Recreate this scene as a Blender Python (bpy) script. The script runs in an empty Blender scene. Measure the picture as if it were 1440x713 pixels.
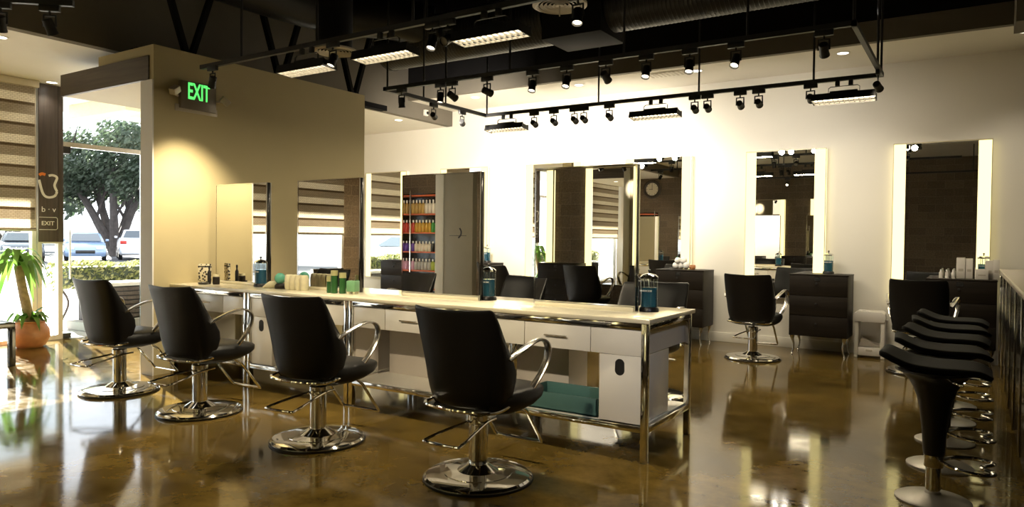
import bpy, bmesh, math, random
from mathutils import Vector, Matrix
random.seed(7)
D = bpy.data
SC = bpy.context.scene
COL = SC.collection
PI = math.pi
V = Vector

# ------------------------------------------------------------------ materials
def new_mat(name):
    m = D.materials.new(name); m.use_nodes = True
    nt = m.node_tree
    return m, nt, nt.nodes['Principled BSDF']

def mat(name, col, rough=.5, metal=0., spec=.5, emit=None, estr=0., coat=0., noise=0., nscale=8., bump=0., trans=0., sheen=0.):
    m, nt, b = new_mat(name)
    b.inputs['Base Color'].default_value = (*col, 1)
    b.inputs['Roughness'].default_value = rough
    b.inputs['Metallic'].default_value = metal
    b.inputs['Specular IOR Level'].default_value = spec
    b.inputs['Coat Weight'].default_value = coat
    b.inputs['Transmission Weight'].default_value = trans
    b.inputs['Sheen Weight'].default_value = sheen
    if emit:
        b.inputs['Emission Color'].default_value = (*emit, 1)
        b.inputs['Emission Strength'].default_value = estr
    if noise or bump:
        tc = nt.nodes.new('ShaderNodeTexCoord')
        n = nt.nodes.new('ShaderNodeTexNoise'); n.inputs['Scale'].default_value = nscale; n.inputs['Detail'].default_value = 5
        nt.links.new(tc.outputs['Object'], n.inputs['Vector'])
        if noise:
            r = nt.nodes.new('ShaderNodeValToRGB')
            r.color_ramp.elements[0].position = .3; r.color_ramp.elements[1].position = .7
            r.color_ramp.elements[0].color = (*[c * (1 - noise) for c in col], 1)
            r.color_ramp.elements[1].color = (*[min(1, c * (1 + noise)) for c in col], 1)
            nt.links.new(n.outputs['Fac'], r.inputs['Fac']); nt.links.new(r.outputs['Color'], b.inputs['Base Color'])
        if bump:
            bp = nt.nodes.new('ShaderNodeBump'); bp.inputs['Strength'].default_value = bump; bp.inputs['Distance'].default_value = .01
            nt.links.new(n.outputs['Fac'], bp.inputs['Height']); nt.links.new(bp.outputs['Normal'], b.inputs['Normal'])
    return m

def emat(name, col, s):
    m = D.materials.new(name); m.use_nodes = True; nt = m.node_tree
    nt.nodes.remove(nt.nodes['Principled BSDF'])
    e = nt.nodes.new('ShaderNodeEmission'); e.inputs['Color'].default_value = (*col, 1); e.inputs['Strength'].default_value = s
    nt.links.new(e.outputs['Emission'], nt.nodes['Material Output'].inputs['Surface'])
    return m

def pane_mat(name, tint=(1, 1, 1), ior=1.45):
    m = D.materials.new(name); m.use_nodes = True; nt = m.node_tree
    nt.nodes.remove(nt.nodes['Principled BSDF'])
    t = nt.nodes.new('ShaderNodeBsdfTransparent'); t.inputs['Color'].default_value = (*tint, 1)
    g = nt.nodes.new('ShaderNodeBsdfGlossy'); g.inputs['Roughness'].default_value = .01
    f = nt.nodes.new('ShaderNodeLayerWeight'); p = nt.nodes.new('ShaderNodeMath'); p.operation = 'POWER'; p.inputs[1].default_value = 5
    q = nt.nodes.new('ShaderNodeMath'); q.operation = 'MULTIPLY_ADD'; q.inputs[1].default_value = .94; q.inputs[2].default_value = .03
    nt.links.new(f.outputs['Facing'], p.inputs[0]); nt.links.new(p.outputs[0], q.inputs[0])
    mx = nt.nodes.new('ShaderNodeMixShader')
    nt.links.new(q.outputs[0], mx.inputs['Fac']); nt.links.new(t.outputs['BSDF'], mx.inputs[1]); nt.links.new(g.outputs['BSDF'], mx.inputs[2])
    nt.links.new(mx.outputs['Shader'], nt.nodes['Material Output'].inputs['Surface'])
    return m

def leaf_mat(name, c0, c1, scale=3.):
    m, nt, b = new_mat(name)
    b.inputs['Roughness'].default_value = .45
    tc = nt.nodes.new('ShaderNodeTexCoord'); n = nt.nodes.new('ShaderNodeTexNoise'); n.inputs['Scale'].default_value = scale
    r = nt.nodes.new('ShaderNodeValToRGB'); r.color_ramp.elements[0].position = .35; r.color_ramp.elements[1].position = .65
    r.color_ramp.elements[0].color = (*c0, 1); r.color_ramp.elements[1].color = (*c1, 1)
    nt.links.new(tc.outputs['Object'], n.inputs['Vector']); nt.links.new(n.outputs['Fac'], r.inputs['Fac'])
    tr = nt.nodes.new('ShaderNodeBsdfTranslucent'); mx = nt.nodes.new('ShaderNodeMixShader'); mx.inputs['Fac'].default_value = .35
    nt.links.new(r.outputs['Color'], b.inputs['Base Color']); nt.links.new(r.outputs['Color'], tr.inputs['Color'])
    nt.links.new(b.outputs['BSDF'], mx.inputs[1]); nt.links.new(tr.outputs['BSDF'], mx.inputs[2])
    nt.links.new(mx.outputs['Shader'], nt.nodes['Material Output'].inputs['Surface'])
    return m

def floor_mat():
    m, nt, b = new_mat('polished_stained_concrete')
    L = nt.links.new
    tc = nt.nodes.new('ShaderNodeTexCoord')
    n1 = nt.nodes.new('ShaderNodeTexNoise'); n1.inputs['Scale'].default_value = .9; n1.inputs['Detail'].default_value = 8; n1.inputs['Roughness'].default_value = .62; n1.inputs['Distortion'].default_value = .6
    n2 = nt.nodes.new('ShaderNodeTexNoise'); n2.inputs['Scale'].default_value = 5.5; n2.inputs['Detail'].default_value = 6; n2.inputs['Roughness'].default_value = .7
    vo = nt.nodes.new('ShaderNodeTexNoise'); vo.inputs['Scale'].default_value = 12.; vo.inputs['Detail'].default_value = 2; vo.inputs['Distortion'].default_value = .3
    for n in (n1, n2): L(tc.outputs['Object'], n.inputs['Vector'])
    mp = nt.nodes.new('ShaderNodeMapping'); mp.inputs['Rotation'].default_value = (0, 0, .6); mp.inputs['Scale'].default_value = (.45, 1.5, 1)
    L(tc.outputs['Object'], mp.inputs['Vector']); L(mp.outputs['Vector'], vo.inputs['Vector'])
    mx = nt.nodes.new('ShaderNodeMix'); mx.data_type = 'FLOAT'; mx.inputs[0].default_value = .4
    L(n1.outputs['Fac'], mx.inputs[2]); L(n2.outputs['Fac'], mx.inputs[3])
    r = nt.nodes.new('ShaderNodeValToRGB'); e = r.color_ramp.elements
    e[0].position = .34; e[0].color = (.03, .019, .005, 1)
    e[1].position = .68; e[1].color = (.21, .135, .032, 1)
    e2 = e.new(.5); e2.color = (.108, .07, .016, 1)
    L(mx.outputs[0], r.inputs['Fac'])
    r2 = nt.nodes.new('ShaderNodeValToRGB'); q = r2.color_ramp.elements
    q[0].position = .225; q[0].color = (.2, .2, .2, 1); q[1].position = .25; q[1].color = (1, 1, 1, 1)
    L(vo.outputs['Fac'], r2.inputs['Fac'])
    ml = nt.nodes.new('ShaderNodeMix'); ml.data_type = 'RGBA'; ml.blend_type = 'MULTIPLY'; ml.inputs[0].default_value = 1
    L(r.outputs['Color'], ml.inputs[6]); L(r2.outputs['Color'], ml.inputs[7]); L(ml.outputs[2], b.inputs['Base Color'])
    mr = nt.nodes.new('ShaderNodeMapRange'); mr.inputs['From Min'].default_value = .3; mr.inputs['From Max'].default_value = .7
    mr.inputs['To Min'].default_value = .05; mr.inputs['To Max'].default_value = .12
    L(n2.outputs['Fac'], mr.inputs['Value']); L(mr.outputs['Result'], b.inputs['Roughness'])
    bp = nt.nodes.new('ShaderNodeBump'); bp.inputs['Strength'].default_value = .05; bp.inputs['Distance'].default_value = .02
    L(n1.outputs['Fac'], bp.inputs['Height']); L(bp.outputs['Normal'], b.inputs['Normal'])
    b.inputs['Specular IOR Level'].default_value = .24
    return m

def block_mat(name, ax, g=1.):
    """concrete block courses, 0.4 x 0.2 m, on a wall whose horizontal axis is ax"""
    m, nt, b = new_mat(name); L = nt.links.new
    tc = nt.nodes.new('ShaderNodeTexCoord'); sp = nt.nodes.new('ShaderNodeSeparateXYZ'); cb = nt.nodes.new('ShaderNodeCombineXYZ')
    L(tc.outputs['Object'], sp.inputs['Vector']); L(sp.outputs['XYZ'.index(ax)], cb.inputs[0]); L(sp.outputs[2], cb.inputs[1])
    br = nt.nodes.new('ShaderNodeTexBrick')
    br.inputs['Scale'].default_value = 1; br.inputs['Brick Width'].default_value = .4; br.inputs['Row Height'].default_value = .2
    br.inputs['Mortar Size'].default_value = .006; br.inputs['Mortar Smooth'].default_value = .3; br.inputs['Bias'].default_value = 0
    br.inputs['Color1'].default_value = (*[q * g for q in (.11, .085, .06)], 1); br.inputs['Color2'].default_value = (*[q * g for q in (.165, .125, .085)], 1); br.inputs['Mortar'].default_value = (*[q * g for q in (.19, .15, .11)], 1)
    L(cb.outputs['Vector'], br.inputs['Vector'])
    n = nt.nodes.new('ShaderNodeTexNoise'); n.inputs['Scale'].default_value = 30; n.inputs['Detail'].default_value = 6
    L(tc.outputs['Object'], n.inputs['Vector'])
    ml = nt.nodes.new('ShaderNodeMix'); ml.data_type = 'RGBA'; ml.blend_type = 'OVERLAY'; ml.inputs[0].default_value = .6
    L(br.outputs['Color'], ml.inputs[6]); L(n.outputs['Fac'], ml.inputs[7]); L(ml.outputs[2], b.inputs['Base Color'])
    b.inputs['Roughness'].default_value = .9
    bp = nt.nodes.new('ShaderNodeBump'); bp.inputs['Strength'].default_value = .6; bp.inputs['Distance'].default_value = .02
    L(n.outputs['Fac'], bp.inputs['Height']); L(bp.outputs['Normal'], b.inputs['Normal'])
    return m

def wood_mat(name, c0, c1, axis=0, rough=.45, spec=.5):
    m, nt, b = new_mat(name); L = nt.links.new
    tc = nt.nodes.new('ShaderNodeTexCoord'); mp = nt.nodes.new('ShaderNodeMapping')
    s = [22, 22, 22]; s[axis] = 1.2; mp.inputs['Scale'].default_value = s
    n = nt.nodes.new('ShaderNodeTexNoise'); n.inputs['Scale'].default_value = 1.5; n.inputs['Detail'].default_value = 6
    r = nt.nodes.new('ShaderNodeValToRGB'); r.color_ramp.elements[0].position = .3; r.color_ramp.elements[1].position = .7
    r.color_ramp.elements[0].color = (*c0, 1); r.color_ramp.elements[1].color = (*c1, 1)
    L(tc.outputs['Object'], mp.inputs['Vector']); L(mp.outputs['Vector'], n.inputs['Vector']); L(n.outputs['Fac'], r.inputs['Fac']); L(r.outputs['Color'], b.inputs['Base Color'])
    b.inputs['Roughness'].default_value = rough; b.inputs['Specular IOR Level'].default_value = spec
    return m

def shade_mat():
    """zebra roller shade: opaque woven bands and sheer bands, 0.265 m apart"""
    m = D.materials.new('zebra_shade_fabric'); m.use_nodes = True; nt = m.node_tree; L = nt.links.new
    b = nt.nodes['Principled BSDF']
    tc = nt.nodes.new('ShaderNodeTexCoord'); sp = nt.nodes.new('ShaderNodeSeparateXYZ'); L(tc.outputs['Object'], sp.inputs['Vector'])
    def math_(op, a, v):
        n = nt.nodes.new('ShaderNodeMath'); n.operation = op
        if hasattr(a, 'is_linked') or hasattr(a, 'links'): L(a, n.inputs[0])
        else: n.inputs[0].default_value = a
        n.inputs[1].default_value = v
        return n.outputs[0]
    z = math_('DIVIDE', sp.outputs[2], .265); fr = math_('FRACT', z, 0)
    r = nt.nodes.new('ShaderNodeValToRGB'); r.color_ramp.interpolation = 'CONSTANT'
    e = r.color_ramp.elements; e[0].position = 0; e[0].color = (.2, .15, .1, 1); e[1].position = .13; e[1].color = (.86, .80, .68, 1)
    x = e.new(.55); x.color = (.46, .40, .32, 1)
    L(fr, r.inputs['Fac'])
    wv = nt.nodes.new('ShaderNodeTexBrick'); wv.inputs['Scale'].default_value = 1; wv.inputs['Brick Width'].default_value = .05; wv.inputs['Row Height'].default_value = .022; wv.inputs['Mortar Size'].default_value = .003
    wv.inputs['Color1'].default_value = (1, 1, 1, 1); wv.inputs['Color2'].default_value = (.85, .85, .85, 1); wv.inputs['Mortar'].default_value = (.55, .5, .45, 1)
    cb = nt.nodes.new('ShaderNodeCombineXYZ'); L(sp.outputs[1], cb.inputs[0]); L(sp.outputs[2], cb.inputs[1]); L(cb.outputs['Vector'], wv.inputs['Vector'])
    ml = nt.nodes.new('ShaderNodeMix'); ml.data_type = 'RGBA'; ml.blend_type = 'MULTIPLY'; ml.inputs[0].default_value = .8
    L(r.outputs['Color'], ml.inputs[6]); L(wv.outputs['Color'], ml.inputs[7])
    L(ml.outputs[2], b.inputs['Base Color']); b.inputs['Roughness'].default_value = .9
    tr = nt.nodes.new('ShaderNodeBsdfTranslucent'); L(ml.outputs[2], tr.inputs['Color'])
    mx = nt.nodes.new('ShaderNodeMixShader'); mx.inputs['Fac'].default_value = .45
    L(b.outputs['BSDF'], mx.inputs[1]); L(tr.outputs['BSDF'], mx.inputs[2])
    L(mx.outputs['Shader'], nt.nodes['Material Output'].inputs['Surface'])
    return m

def spot_pattern(name, c0, c1, scale):
    m, nt, b = new_mat(name); L = nt.links.new
    tc = nt.nodes.new('ShaderNodeTexCoord'); v = nt.nodes.new('ShaderNodeTexVoronoi'); v.inputs['Scale'].default_value = scale
    r = nt.nodes.new('ShaderNodeValToRGB'); r.color_ramp.interpolation = 'CONSTANT'
    r.color_ramp.elements[0].color = (*c0, 1); r.color_ramp.elements[1].position = .38; r.color_ramp.elements[1].color = (*c1, 1)
    L(tc.outputs['Object'], v.inputs['Vector']); L(v.outputs['Distance'], r.inputs['Fac']); L(r.outputs['Color'], b.inputs['Base Color'])
    b.inputs['Roughness'].default_value = .6
    return m

def weave_mat(name, c0, c1, s):
    m, nt, b = new_mat(name); L = nt.links.new
    tc = nt.nodes.new('ShaderNodeTexCoord'); v = nt.nodes.new('ShaderNodeTexChecker'); v.inputs['Scale'].default_value = s
    v.inputs['Color1'].default_value = (*c0, 1); v.inputs['Color2'].default_value = (*c1, 1)
    mp = nt.nodes.new('ShaderNodeMapping'); mp.inputs['Rotation'].default_value = (.78, .2, .78)
    L(tc.outputs['Object'], mp.inputs['Vector']); L(mp.outputs['Vector'], v.inputs['Vector']); L(v.outputs['Color'], b.inputs['Base Color'])
    b.inputs['Roughness'].default_value = .6
    return m

M = {}
M['floor'] = floor_mat()
M['white_wall'] = mat('white_wall_paint', (.80, .765, .69), .75, noise=.015, nscale=2)
M['tan_wall'] = mat('tan_wall_paint', (.47, .395, .22), .7, noise=.02, nscale=2)
M['white_paint'] = mat('white_paint', (.82, .8, .76), .6, noise=.015, nscale=3)
M['upper_wall'] = mat('taupe_wall_paint', (.15, .132, .105), .8, noise=.03, nscale=3)
M['black_paint'] = mat('black_ceiling_paint', (.006, .0055, .006), .8, spec=.12, noise=.2, nscale=3)
M['block_x'] = block_mat('dark_block_courses', 'X')
M['block_y'] = block_mat('sunlit_block_courses', 'Y', 2.6)  # same block, lightened: sunlight on the corner is put into the colour
M['fascia'] = wood_mat('dark_wood_laminate', (.05, .038, .03), (.10, .078, .062), 0)
M['fascia_z'] = wood_mat('dark_wood_panel', (.03, .022, .018), (.065, .048, .04), 2)
M['cabinet'] = wood_mat('espresso_wood', (.011, .008, .006), (.019, .014, .010), 0, .5, .2)
M['black_gloss'] = mat('black_gloss_panel', (.012, .011, .011), .15, noise=.1)
M['counter_top'] = mat('grey_counter_top', (.42, .37, .32), .35, noise=.08, nscale=20)
M['leather'] = mat('black_leather', (.006, .0055, .006), .38, spec=.28, bump=.12, nscale=180)
M['leather_seat'] = mat('black_leather_seat', (.008, .0075, .0075), .38, spec=.35, bump=.12, nscale=180)
M['stool_seat'] = mat('matt_black_seat', (.003, .003, .0035), .75, spec=.1, bump=.1, nscale=150)
M['black_plastic'] = mat('black_plastic', (.007, .007, .008), .35, noise=.1)
M['black_metal'] = mat('black_metal', (.008, .008, .009), .5, noise=.15, nscale=20)
M['chrome'] = mat('chrome', (.78, .77, .74), .07, 1., noise=.02)
M['brushed'] = mat('brushed_steel', (.62, .6, .57), .25, 1., noise=.04, nscale=40)
M['grey_disc'] = mat('satin_steel_disc', (.34, .32, .28), .4, .6, noise=.03)
M['mirror'] = mat('silvered_glass', (.87, .87, .85), .0, 1.)
M['mirror_edge'] = mat('pale_mirror_edge', (.62, .55, .36), .3, noise=.03)
M['worktop'] = mat('cream_worktop', (.80, .74, .56), .12, spec=.6, noise=.02, nscale=4)
M['cream'] = mat('cream_laminate', (.86, .83, .76), .22, noise=.02, nscale=4)
M['panel_grey'] = mat('greige_laminate', (.52, .47, .41), .3, noise=.03, nscale=4)
M['dark_slot'] = mat('dark_slot', (.01, .01, .01), .6)
M['teal'] = mat('teal_plastic', (.075, .17, .155), .45, noise=.05)
M['white_plastic'] = mat('white_plastic', (.74, .70, .66), .4, noise=.02)
M['strip'] = emat('mirror_light_strip', (1., .84, .36), 1.7)
M['tube'] = emat('fluorescent_tube', (1., .9, .66), 5.)
M['bulb'] = emat('spot_lens', (1., .86, .6), 5.)
M['bulb_off'] = mat('unlit_spot_lens', (.25, .24, .22), .2)
M['can'] = emat('downlight_lens', (1., .93, .8), 5.)
M['exit'] = emat('exit_letters', (.12, 1., .16), .95)
M['exit_body'] = mat('exit_sign_plate', (.16, .13, .10), .35, noise=.03)
M['lamp_white'] = mat('offwhite_plastic', (.5, .45, .36), .5, noise=.02)
M['louver'] = mat('white_louver', (.55, .5, .42), .4, noise=.02)
M['pane'] = pane_mat('window_glass', (.96, .98, .97))
M['door_pane'] = pane_mat('door_glass', (.80, .90, .88))
M['jar_glass'] = pane_mat('jar_glass', (.93, .96, .96), 1.5)
M['duct'] = mat('black_duct_paint', (.007, .0068, .0085), .4, spec=.35)
M['blue_liquid'] = mat('blue_disinfectant', (.035, .14, .23), .08, trans=.4)
M['alu'] = mat('white_aluminium', (.75, .75, .73), .4, noise=.02)
M['shade'] = shade_mat()
M['terracotta'] = mat('terracotta', (.46, .20, .08), .45, noise=.25, nscale=7)
M['bark'] = mat('bark', (.30, .22, .12), .8, noise=.3, nscale=20, bump=.4)
M['soil'] = mat('soil', (.05, .035, .02), .9, noise=.3, nscale=30)
M['leaf'] = leaf_mat('corn_plant_leaf', (.05, .15, .02), (.16, .30, .05))
M['hedge'] = leaf_mat('hedge_leaf', (.13, .17, .04), (.42, .42, .19), 9)
M['tree'] = leaf_mat('tree_leaf', (.03, .05, .028), (.075, .10, .06), .8)
M['tree_bark'] = mat('tree_bark', (.07, .06, .055), .9, noise=.3, nscale=4)
M['concrete'] = mat('pavement', (.42, .40, .38), .85, noise=.06, nscale=1.5)
M['asphalt'] = mat('asphalt', (.075, .075, .08), .9, noise=.08, nscale=4)
M['tyre'] = mat('tyre_rubber', (.015, .015, .016), .8)
M['car_glass'] = mat('car_glass', (.03, .045, .06), .05, spec=.8)
M['headlight'] = mat('headlight', (.75, .78, .8), .1, spec=.8)
M['taillight'] = mat('taillight', (.5, .03, .02), .2)
M['weave'] = weave_mat('black_rattan', (.02, .016, .012), (.09, .07, .05), 42)
M['cushion'] = spot_pattern('patterned_cushion', (.08, .07, .06), (.5, .47, .4), 16)
M['floral'] = spot_pattern('black_floral_card', (.03, .025, .02), (.72, .66, .48), 34)
M['green_glass'] = mat('green_glass', (.05, .17, .05), .08, trans=.35)
M['bamboo'] = mat('pale_bamboo', (.45, .42, .2), .4, noise=.1)
M['green_wax'] = mat('green_wax', (.14, .32, .16), .45, noise=.08, nscale=20)
M['teal_glass'] = mat('sea_green_glass', (.10, .36, .26), .15, noise=.05)
M['shell'] = mat('cream_shell', (.72, .66, .44), .4, noise=.08, nscale=25)
M['red_shelf'] = mat('orange_shelf_edge', (.55, .12, .04), .45)
M['label_white'] = mat('white_lettering', (.8, .8, .78), .5)
M['orange'] = mat('orange_lettering', (.75, .22, .03), .5)
M['clock_face'] = mat('clock_face', (.75, .7, .58), .5, noise=.03)
M['pink'] = mat('pink_petals', (.55, .12, .36), .5, noise=.2)
M['grey_panel'] = mat('grey_panel_paint', (.30, .27, .21), .5, noise=.03)
M['stone'] = mat('stucco', (.70, .67, .62), .8, noise=.04)

# ------------------------------------------------------------------ mesh helpers
def B(): return bmesh.new()

def box(bm, a, b, bev=0., seg=2):
    x0, y0, z0 = a; x1, y1, z1 = b
    x0, x1 = min(x0, x1), max(x0, x1); y0, y1 = min(y0, y1), max(y0, y1); z0, z1 = min(z0, z1), max(z0, z1)
    vs = [bm.verts.new(p) for p in ((x0, y0, z0), (x1, y0, z0), (x1, y1, z0), (x0, y1, z0), (x0, y0, z1), (x1, y0, z1), (x1, y1, z1), (x0, y1, z1))]
    fs = [bm.faces.new([vs[i] for i in q]) for q in ((3, 2, 1, 0), (4, 5, 6, 7), (0, 1, 5, 4), (1, 2, 6, 5), (2, 3, 7, 6), (3, 0, 4, 7))]
    if bev:
        es = list({e for f in fs for e in f.edges})
        bmesh.ops.bevel(bm, geom=es, offset=bev, segments=seg, affect='EDGES', profile=.5)
    return bm

def ring_faces(bm, rings, closed_path=False, cap=True):
    n = len(rings[0]); k = len(rings)
    for i in range(k if closed_path else k - 1):
        a, b = rings[i], rings[(i + 1) % k]
        for j in range(n):
            try: bm.faces.new((a[j], a[(j + 1) % n], b[(j + 1) % n], b[j]))
            except ValueError: pass
    if cap and not closed_path:
        try:
            bm.faces.new(rings[0][::-1]); bm.faces.new(rings[-1])
        except ValueError: pass

def sweep(bm, pts, sec, ref=None, closed=False, scales=None):
    """sweep the 2-D section sec (list of (u, v)) along pts; u runs along ref's side, v across it"""
    P = [V(p) for p in pts]; n = len(P); rings = []; prev = None
    for i, p in enumerate(P):
        if closed: t = (P[(i + 1) % n] - P[i - 1])
        else: t = P[min(i + 1, n - 1)] - P[max(i - 1, 0)]
        t.normalize()
        if ref is not None: u = V(ref)
        elif prev is None: u = V((0, 0, 1)) if abs(t.z) < .9 else V((1, 0, 0))
        else: u = prev
        u = u - t * u.dot(t)
        if u.length < 1e-5: u = t.orthogonal()
        u.normalize(); prev = u; v = t.cross(u)
        s = scales[i] if scales else 1
        rings.append([bm.verts.new(p + u * a * s + v * b * s) for a, b in sec])
    ring_faces(bm, rings, closed)
    return bm

def circ(r, seg=10): return [(r * math.cos(2 * PI * k / seg), r * math.sin(2 * PI * k / seg)) for k in range(seg)]
def tube(bm, pts, r, seg=10, closed=False): return sweep(bm, pts, circ(r, seg), None, closed)
def cone(bm, p0, p1, r0, r1, seg=16):
    return sweep(bm, [p0, p1], circ(1, seg), scales=[r0, r1])
def cyl(bm, p0, p1, r, seg=16): return cone(bm, p0, p1, r, r, seg)
def strip(w, t): return [(-w / 2, -t / 2), (w / 2, -t / 2), (w / 2, t / 2), (-w / 2, t / 2)]

def lathe(bm, prof, c=(0, 0, 0), seg=32, sx=1., sy=1.):
    rings = []
    for r, z in prof:
        rings.append([bm.verts.new((c[0] + max(r, 1e-4) * sx * math.cos(2 * PI * k / seg), c[1] + max(r, 1e-4) * sy * math.sin(2 * PI * k / seg), c[2] + z)) for k in range(seg)])
    hollow = prof[0][0] > 1e-3 and prof[-1][0] > 1e-3
    ring_faces(bm, rings, closed_path=hollow)
    return bm

def prism(bm, poly, axis, a, b, bev=0.):
    """extrude a 2-D polygon along an axis (0 x, 1 y, 2 z) from a to b"""
    def pt(p, t):
        q = [0, 0, 0]; o = [i for i in range(3) if i != axis]
        q[o[0]], q[o[1]] = p; q[axis] = t
        return q
    lo = [bm.verts.new(pt(p, a)) for p in poly]; hi = [bm.verts.new(pt(p, b)) for p in poly]
    n = len(poly); fs = [bm.faces.new(lo[::-1]), bm.faces.new(hi)]
    for i in range(n): fs.append(bm.faces.new((lo[i], lo[(i + 1) % n], hi[(i + 1) % n], hi[i])))
    if bev:
        bmesh.ops.recalc_face_normals(bm, faces=fs)
        es = list({e for f in fs[:2] for e in f.edges})
        bmesh.ops.bevel(bm, geom=es, offset=bev, segments=2, affect='EDGES', profile=.5)
    return bm

def ball(bm, c, r, seg=16, sz=1.):
    k = seg // 2
    return lathe(bm, [(r * math.sin(PI * i / k), -r * sz * math.cos(PI * i / k)) for i in range(k + 1)], c, seg)

def smooth_path(pts, n=6, closed=False):
    P = [V(p) for p in pts]; out = []; m = len(P)
    for i in range(m if closed else m - 1):
        p0 = P[i - 1] if (closed or i > 0) else P[0]; p1 = P[i]; p2 = P[(i + 1) % m]
        p3 = P[(i + 2) % m] if closed else P[min(i + 2, m - 1)]
        for k in range(n):
            t = k / n
            out.append(.5 * ((2 * p1) + (p2 - p0) * t + (2 * p0 - 5 * p1 + 4 * p2 - p3) * t * t + (3 * p1 - p0 - 3 * p2 + p3) * t ** 3))
    if not closed: out.append(P[-1])
    return out

def obj(name, bm, m, parent=None, ang=35, recalc=True):
    if recalc: bmesh.ops.recalc_face_normals(bm, faces=bm.faces)
    me = D.meshes.new(name); bm.to_mesh(me); bm.free()
    for p in me.polygons: p.use_smooth = True
    me.set_sharp_from_angle(angle=math.radians(ang))
    me.materials.append(M[m] if isinstance(m, str) else m)
    o = D.objects.new(name, me); COL.objects.link(o)
    if parent: o.parent = parent
    return o

def thing(name, label, cat, loc=(0, 0, 0), rz=0., group=None):
    o = D.objects.new(name, None); COL.objects.link(o); o.empty_display_size = .1
    o.location = loc; o.rotation_euler = (0, 0, rz); o['label'] = label; o['category'] = cat
    if group: o['group'] = group
    return o

def tag(o, label, cat, group=None):
    o['label'] = label; o['category'] = cat
    if group: o['group'] = group
    return o

def struct(name, bm, m, parent=None, ang=35):
    o = obj(name, bm, m, parent, ang)
    if not parent: o['kind'] = 'structure'
    return o

def dup(root, loc=None, rz=None, label=None, group=None):
    def cp(o, par):
        c = o.copy(); COL.objects.link(c)
        if par: c.parent = par
        for ch in list(o.children): cp(ch, c)
        return c
    r = cp(root, None)
    if loc is not None: r.location = loc
    if rz is not None: r.rotation_euler = (0, 0, rz)
    if label: r['label'] = label
    if group: r['group'] = group
    return r

def text_bm(s, size, mtx, depth=.004, sx=1., bold=0.):
    cu = D.curves.new('t', 'FONT'); cu.body = s; cu.size = size; cu.extrude = depth; cu.align_x = 'CENTER'; cu.align_y = 'CENTER'; cu.offset = bold
    o = D.objects.new('t', cu); COL.objects.link(o)
    dg = bpy.context.evaluated_depsgraph_get()
    me = D.meshes.new_from_object(o.evaluated_get(dg))
    bm = B(); bm.from_mesh(me)
    bmesh.ops.transform(bm, matrix=mtx @ Matrix.Diagonal((sx, 1, 1, 1)), verts=bm.verts)
    D.objects.remove(o); D.meshes.remove(me)
    return bm

# letters standing on a plane: facing +X (read from +X side) / facing -Y
FACE_PX = Matrix(((0, 0, 1, 0), (1, 0, 0, 0), (0, 1, 0, 0), (0, 0, 0, 1)))
FACE_MY = Matrix(((1, 0, 0, 0), (0, 0, -1, 0), (0, 1, 0, 0), (0, 0, 0, 1)))

def spot(name, loc, target, power, size=60, blend=.7, col=(1, .84, .58), rad=.04, parent=None):
    l = D.lights.new(name, 'SPOT'); l.energy = power; l.spot_size = math.radians(size); l.spot_blend = blend; l.color = col; l.shadow_soft_size = rad
    o = D.objects.new(name, l); COL.objects.link(o); o.location = loc
    o.rotation_euler = (V(target) - V(loc)).to_track_quat('-Z', 'Y').to_euler()
    return o

# ------------------------------------------------------------------ the room
XL, XP, XU, YB, YF, XR = -10.13, -6.8, -7.65, 9.9, -1.7, 3.2
ZR, ZS, ZE = 5.2, 3.6, 3.34     # roof deck, ceiling over the mirrors, ceiling by the windows

struct('floor', box(B(), (XL, YF, -.06), (XR, YB, 0)), 'floor')
struct('ceiling', box(B(), (XU, YF, ZR), (XR, 8.73, ZR + .1)), 'black_paint')
struct('ceiling_back', box(B(), (XU, 8.81, ZS), (XR, YB, ZS + .1)), 'white_wall')
bm = box(B(), (XL, YF, ZE), (XU - .121, YB, ZE + .1)); struct('ceiling_entry', bm, 'white_paint')
struct('wall_back', box(B(), (XL, YB, 0), (XR, YB + .12, ZS + .2)), 'white_wall')
struct('wall_right', box(B(), (XR, YF, 0), (XR + .12, YB, ZR)), 'white_wall')
struct('wall_front', box(B(), (XL, YF - .15, 0), (XR, YF, ZR)), 'block_x')
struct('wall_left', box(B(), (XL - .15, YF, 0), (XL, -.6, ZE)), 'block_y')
struct('wall_left_upper', box(B(), (XU - .12, YF, ZE), (XU, YB, ZR)), 'upper_wall')
struct('wall_partition', box(B(), (-7.0, 4.0, 0), (XP, 6.9, 3.275)), 'tan_wall')
struct('trim_1', box(B(), (-7.003, 3.985, 0), (-6.797, 3.9995, 2.93)), 'white_paint')
struct('trim_2', box(B(), (XU, 8.73, ZS - .001), (XR, 8.809, 3.83)), 'upper_wall')
struct('wall_back_upper', box(B(), (XU, 8.735, 3.83), (XR, 8.8, ZR)), 'black_paint')
bm = box(B(), (.31, 8.25, 3.5), (XR, 8.729, 3.56)); box(bm, (.31, 8.25, 3.56), (XR, 8.32, 5.19)); box(bm, (.31, 8.32, 3.56), (.38, 8.729, 5.19))
struct('trim_3', bm, 'upper_wall')
struct('baseboard_back', box(B(), (XU, YB - .018, 0), (.25, YB - .001, .13), .004), 'white_wall')
# timber fascia over the entry passage, its white underside, and the tan wall above it
struct('trim_4', box(B(), (-8.61, 3.985, 2.935), (-6.87, 4.02, 3.172)), 'fascia')
bm = box(B(), (-8.605, 4.021, 2.94), (-7.001, 6.9, 3.0)); box(bm, (-8.605, 4.021, 3.0), (-8.565, 6.9, 3.172))
struct('ceiling_canopy', bm, 'white_paint')
struct('trim_5', box(B(), (-7.83, 4.0, 3.173), (-7.001, 4.12, 3.275)), 'tan_wall')

struct('ceiling_front', box(B(), (XU, YF, 3.6), (XR, 1.25, 3.7)), 'white_paint')
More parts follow.
